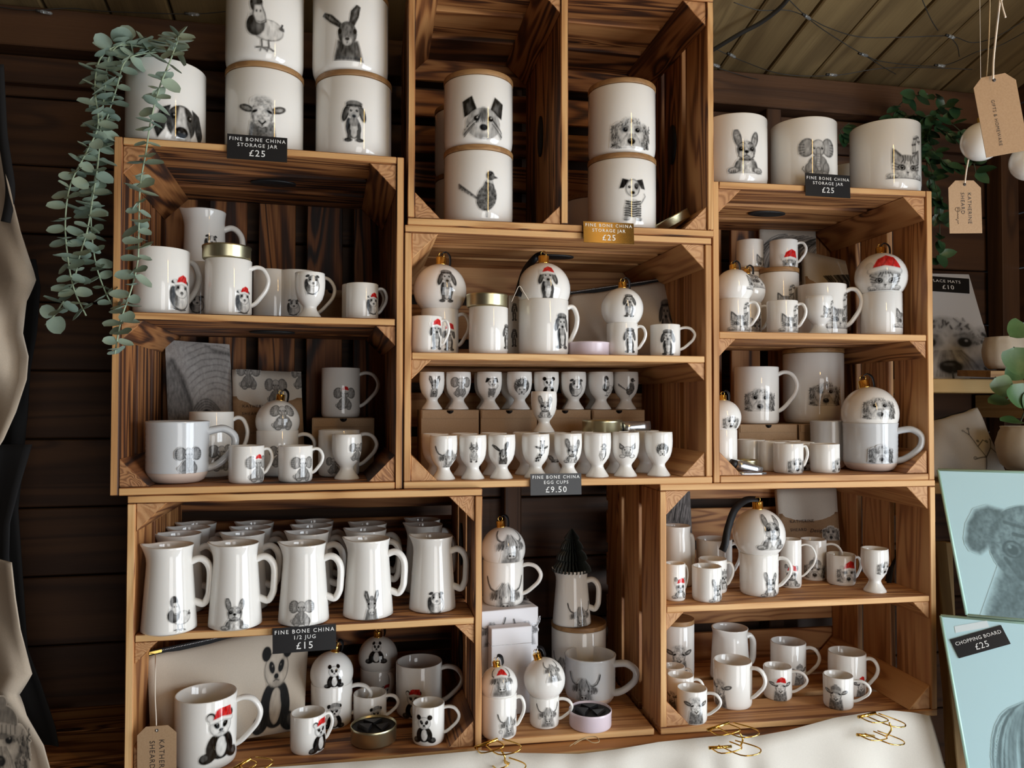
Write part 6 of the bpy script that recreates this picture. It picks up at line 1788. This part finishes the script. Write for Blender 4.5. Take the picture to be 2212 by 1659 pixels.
for st in IV:
    path = smooth_path([at(*p) - b0 for p in st], 8)
    v, f = tube(path, .0011, seg=5)
    so = from_py('stem', v, f, M['ivy_stem'], ivp)
    acc, nxt = 0.0, .005
    for a, b in zip(path, path[1:]):
        acc += (b - a).length
        while acc > nxt:
            for q in range(2):
                out = Vector((random.uniform(-1, 1), random.uniform(-1, .1), random.uniform(-1, .3)))
                put_leaf(iv, so, a, out, Vector((random.uniform(-.4, .4), -1, random.uniform(.1, .9))), random.uniform(.7, 1.15))
            nxt += .019
# hanging baubles with kraft tags
def hanging(px, py, z, w, label, top):
    P = at(px, py, z); s_ = z / F
    r = bauble(None, w, label, P=P, s=s_, group='hanging baubles')
    T = Vector((P.x, P.y, 0)) + Vector((0, 0, r['top'] + .012))
    wire_thing('hanging_thread', 'fine thread holding the %s' % ('bauble cut by the right edge' if px > 2180 else 'hanging bauble with kraft tags'), 'thread', [T, Vector((P.x, P.y, EAVE_Z + (WALL_Y - P.dot(RN)) * SLOPE))], .0004, M['string'], 'bauble threads')
hanging(2120, 306, 1.22, 96, 'plain white bauble hanging behind a kraft tag', CZ + 1.1)
hanging(2225, 350, 1.22, 96, 'white bauble cut by the right edge of the photograph', CZ + 1.1)
def ceil_over(p): return Vector((p.x, p.y, EAVE_Z + (WALL_Y - p.dot(RN)) * SLOPE))
t1_ = tag_card(at(2145, 163, .97), Vector((.97, -.12, .16)), Vector((.17, -.03, 1)), .050, .100, 'long kraft tag twisted towards the light, above the plain bauble', [('GIFTS & HOMEWARE', .0056, -.006, -.030)])
hang('tag_string', 'pale raffia string of the long kraft tag', [ceil_over(at(2168, -60, .96)), at(2166, -60, .96), at(2160, 0, .96), at(2152, 70, .965), at(2146, 130, .967), at(2145, 170, .965)], .0014)
hang('tag_string', 'loose end of the raffia knot above the long kraft tag', [at(2160, -10, .955), at(2166, 18, .953), at(2172, 38, .952)], .0011)
hang('tag_string', 'thin twine beside the raffia string', [ceil_over(at(2137, -60, .98)), at(2137, -60, .98), at(2138, 0, .98), at(2136, 80, .98), at(2131, 165, .975)], .0008, 'twine')
tag_card(at(2083, 390, 1.16), Vector((1, .05, .02)), Vector((.04, 0, 1)), .050, .079, 'kraft name tag hanging below the plain bauble', [('KATHERINE', .0080, .0065, -.018), ('SHEARD', .0080, -.004, -.018)], scribble=(-.012, -.042, .011))
hang('tag_string', 'white twisted string of the kraft name tag', [at(2092, 345, 1.165), at(2088, 365, 1.16), at(2084, 395, 1.155)], .0011)
# ------------------------------------------------------------------ glass chopping boards on a rack
yb = Vector((math.cos(math.radians(-21)), math.sin(math.radians(-21)), 0))
def board(tl, bl, W, label, animal, uv):
    TL, BL = at(*tl), at(*bl)
    s = Slab(BL, BL + yb * W, TL + yb * W, TL, th=.005)
    o = s.build('glass_chopping_board', M['glass_board'], nx=2, ny=2)
    tag(o, label, 'chopping board', 'glass chopping boards')
    for a, b in ((0, 3), (3, 2), (0, 1)):
        v, f = tube([s.c[a] - s.o + s.n * .0012, s.c[b] - s.o + s.n * .0012], .0026, seg=8)
        from_py('polished_edge', v, f, M['glass_edge'], o)
    s.ink(o, animal, *uv, (.54, .78, .83), M['ink_glass'], n=150, fade=.22)
    return s, o
s1, o1 = board((2026, 1015, 1.345), (2088, 1328, 1.285), .34, 'upper glass chopping board with a pug drawing', 'pug', (.05, .60, 0.0, .80))
s2, o2 = board((2032, 1330, 1.30), (2098, 1700, 1.215), .34, 'lower glass chopping board with a long-haired dog, a price card stuck on it', 'longhair', (.05, .62, -.1, .72))
ps = Slab(s2.front(.045, .745, .001), s2.front(.275, .865, .001), s2.front(.25, .975, .001), s2.front(.02, .855, .001), th=.001)
po = ps.build('price_card', M['black'], nx=2, ny=2); tag(po, 'tilted black price card stuck on the lower glass board', 'price card', 'black price cards')
ps.text(po, 'CHOPPING BOARD', .0078, .5, .70, M['white_ink'], spacing=1.08, o=.0006); ps.text(po, '£25', .0135, .5, .30, M['white_ink'], spacing=1.1, o=.0006)
fs = Slab(s2.front(.05, .90, .0003), s2.front(.2, .955, .0003), s2.front(.195, .995, .0003), s2.front(.05, .94, .0003), th=.0003)
fo = fs.build('clear_sleeve', M['clear_film'], nx=2, ny=2); tag(fo, 'clear sleeve corner sticking up behind the chopping board price card', 'sleeve')
rk = thing('display_rack', 'leaning wooden rack that carries the glass chopping boards', 'rack', at(2040, 1690, 1.38))
ro = rk.location.copy()
def rail(a, b, w, t, name, m='pine'):
    A, B = at(*a) if isinstance(a, tuple) else a, at(*b) if isinstance(b, tuple) else b
    L = (B - A).length
    X = (B - A).normalized(); Yv = (RN - X * RN.dot(X)).normalized(); Zv = X.cross(Yv)
    me = plank_mesh(L, t, w, .0015, None, [M[m]])
    o = link(bpy.data.objects.new(name, me), rk)
    C = (A + B) / 2 - ro
    o.matrix_local = Matrix(((X.x, Yv.x, Zv.x, C.x), (X.y, Yv.y, Zv.y, C.y), (X.z, Yv.z, Zv.z, C.z), (0, 0, 0, 1)))
    o.color = (.62, .62, .62, 1)
rail((2024, 1170, 1.44), (2078, 1720, 1.33), .024, .02, 'rack_rail')
rail((2040, 1170, 1.50), (2062, 1720, 1.46), .02, .02, 'rack_leg')
rail(at(2024, 1170, 1.44) + yb * .30, at(2078, 1720, 1.33) + yb * .30, .024, .02, 'rack_rail')
for s_ in (s1, s2):
    A = s_.mid(.0, .0) - s_.n * .026 + Vector((0, 0, -.014)); rail(A + yb * .004, A + yb * .34, .016, .03, 'rack_ledge')

# ================================================================== fairy lights under the ceiling
def fairy(lines, bulbs, label):
    c = on_ceiling(*lines[0][0])
    root = thing('fairy_lights', label, 'fairy lights', c)
    for L in lines:
        v, f = tube([p - c for p in smooth_path([on_ceiling(x, y, .016 + .006 * math.sin(i * 2.3)) for i, (x, y) in enumerate(L)], 6)], .0009, seg=5)
        from_py('cable', v, f, M['wire'], root)
    for (x, y, a) in bulbs:
        P = on_ceiling(x, y, .02) - c
        d = (on_ceiling(x + 12 * math.cos(a), y + 12 * math.sin(a), .02) - c - P).normalized()
        v, f = tube([P - d * .011, P - d * .009, P + d * .006, P + d * .009], lambda q: .0032 * (1 if .1 < q < .9 else .4), seg=8)
        b = from_py('bulb', v, f, M['bulb'], root)
        v, f = tube([P - d * .017, P - d * .010], .0026, seg=8)
        from_py('bulb_socket', v, f, M['wire'], b)
fairy([[(1585, 5), (1640, 22), (1700, 22), (1742, 36), (1790, 60), (1860, 80), (1960, 80), (2052, 78), (2100, 92), (2150, 80), (2212, 45)],
       [(1700, -5), (1742, 36), (1790, 72), (1868, 119), (1920, 135), (2033, 142), (2110, 112), (2160, 98), (2230, 60)],
       [(1545, 105), (1600, 130), (1690, 160), (1800, 163), (1900, 148), (2000, 146), (2100, 150)],
       [(1545, 145), (1640, 172), (1762, 186), (1880, 196), (1997, 203), (2080, 215)], [(1545, 172), (1680, 200), (1812, 214), (1900, 220), (2060, 232)],
       [(1990, -5), (2010, 40), (2026, 66)], [(2055, 82), (2068, 100), (2072, 122)], [(1868, 119), (1900, 140), (1935, 160)]],
      [(1745, 38, .6), (2056, 80, .35), (1868, 119, .3), (2034, 142, .1), (1800, 162, .1), (1762, 186, .1), (1997, 203, .2), (1813, 212, 1.3), (1583, 121, .5), (1548, 142, .3), (2188, 232, .8)],
      'dark fairy light cable with clear unlit bulbs looped under the ceiling boards')
fairy([[(-20, 12), (60, 22), (150, 18), (240, 25), (420, 30), (520, 20)]], [(101, 27, .2), (420, 31, .1)], 'fairy light cable along the dark ceiling at the upper left')
wire_thing('black_cable', 'thick black cable crossing the ceiling boards by the top crate', 'cable', smooth_path([on_ceiling(1520, 120, .02), on_ceiling(1550, 102, .02), on_ceiling(1600, 72, .02), on_ceiling(1645, 48, .02), on_ceiling(1690, 12, .02), on_ceiling(1720, -30, .02)], 5), .0042, M['wire'], seg=8)
# assumed rope light, unseen, right of the viewer, for gold streaks on jars
LP = bpy.data.materials.new('assumed_warm_light'); LP.use_nodes = True
nb = LP.node_tree.nodes['Principled BSDF']
nb.inputs['Emission Color'].default_value = (1.0, .62, .22, 1); nb.inputs['Emission Strength'].default_value = 30.0
r0 = Vector((.72, .12, 0))
pts = [r0 + Vector((.006 * math.sin(i * 1.9), .006 * math.cos(i * 2.7), CZ + .38 + i * .04)) for i in range(17)]
root = thing('assumed_rope_light', 'assumed warm rope light, unseen, hanging beside the viewer for gold streaks on jars', 'assumed lamp', pts[-1])
v, f = tube([p - pts[-1] for p in smooth_path(pts, 3)], .02, seg=10)
from_py('assumed_glowing_rope', v, f, LP, root)
v, f = tube([Vector((0, 0, 0)), Vector((0, 0, .06))], .003, seg=6)
from_py('assumed_hanging_cord', v, f, M['wire'], root)
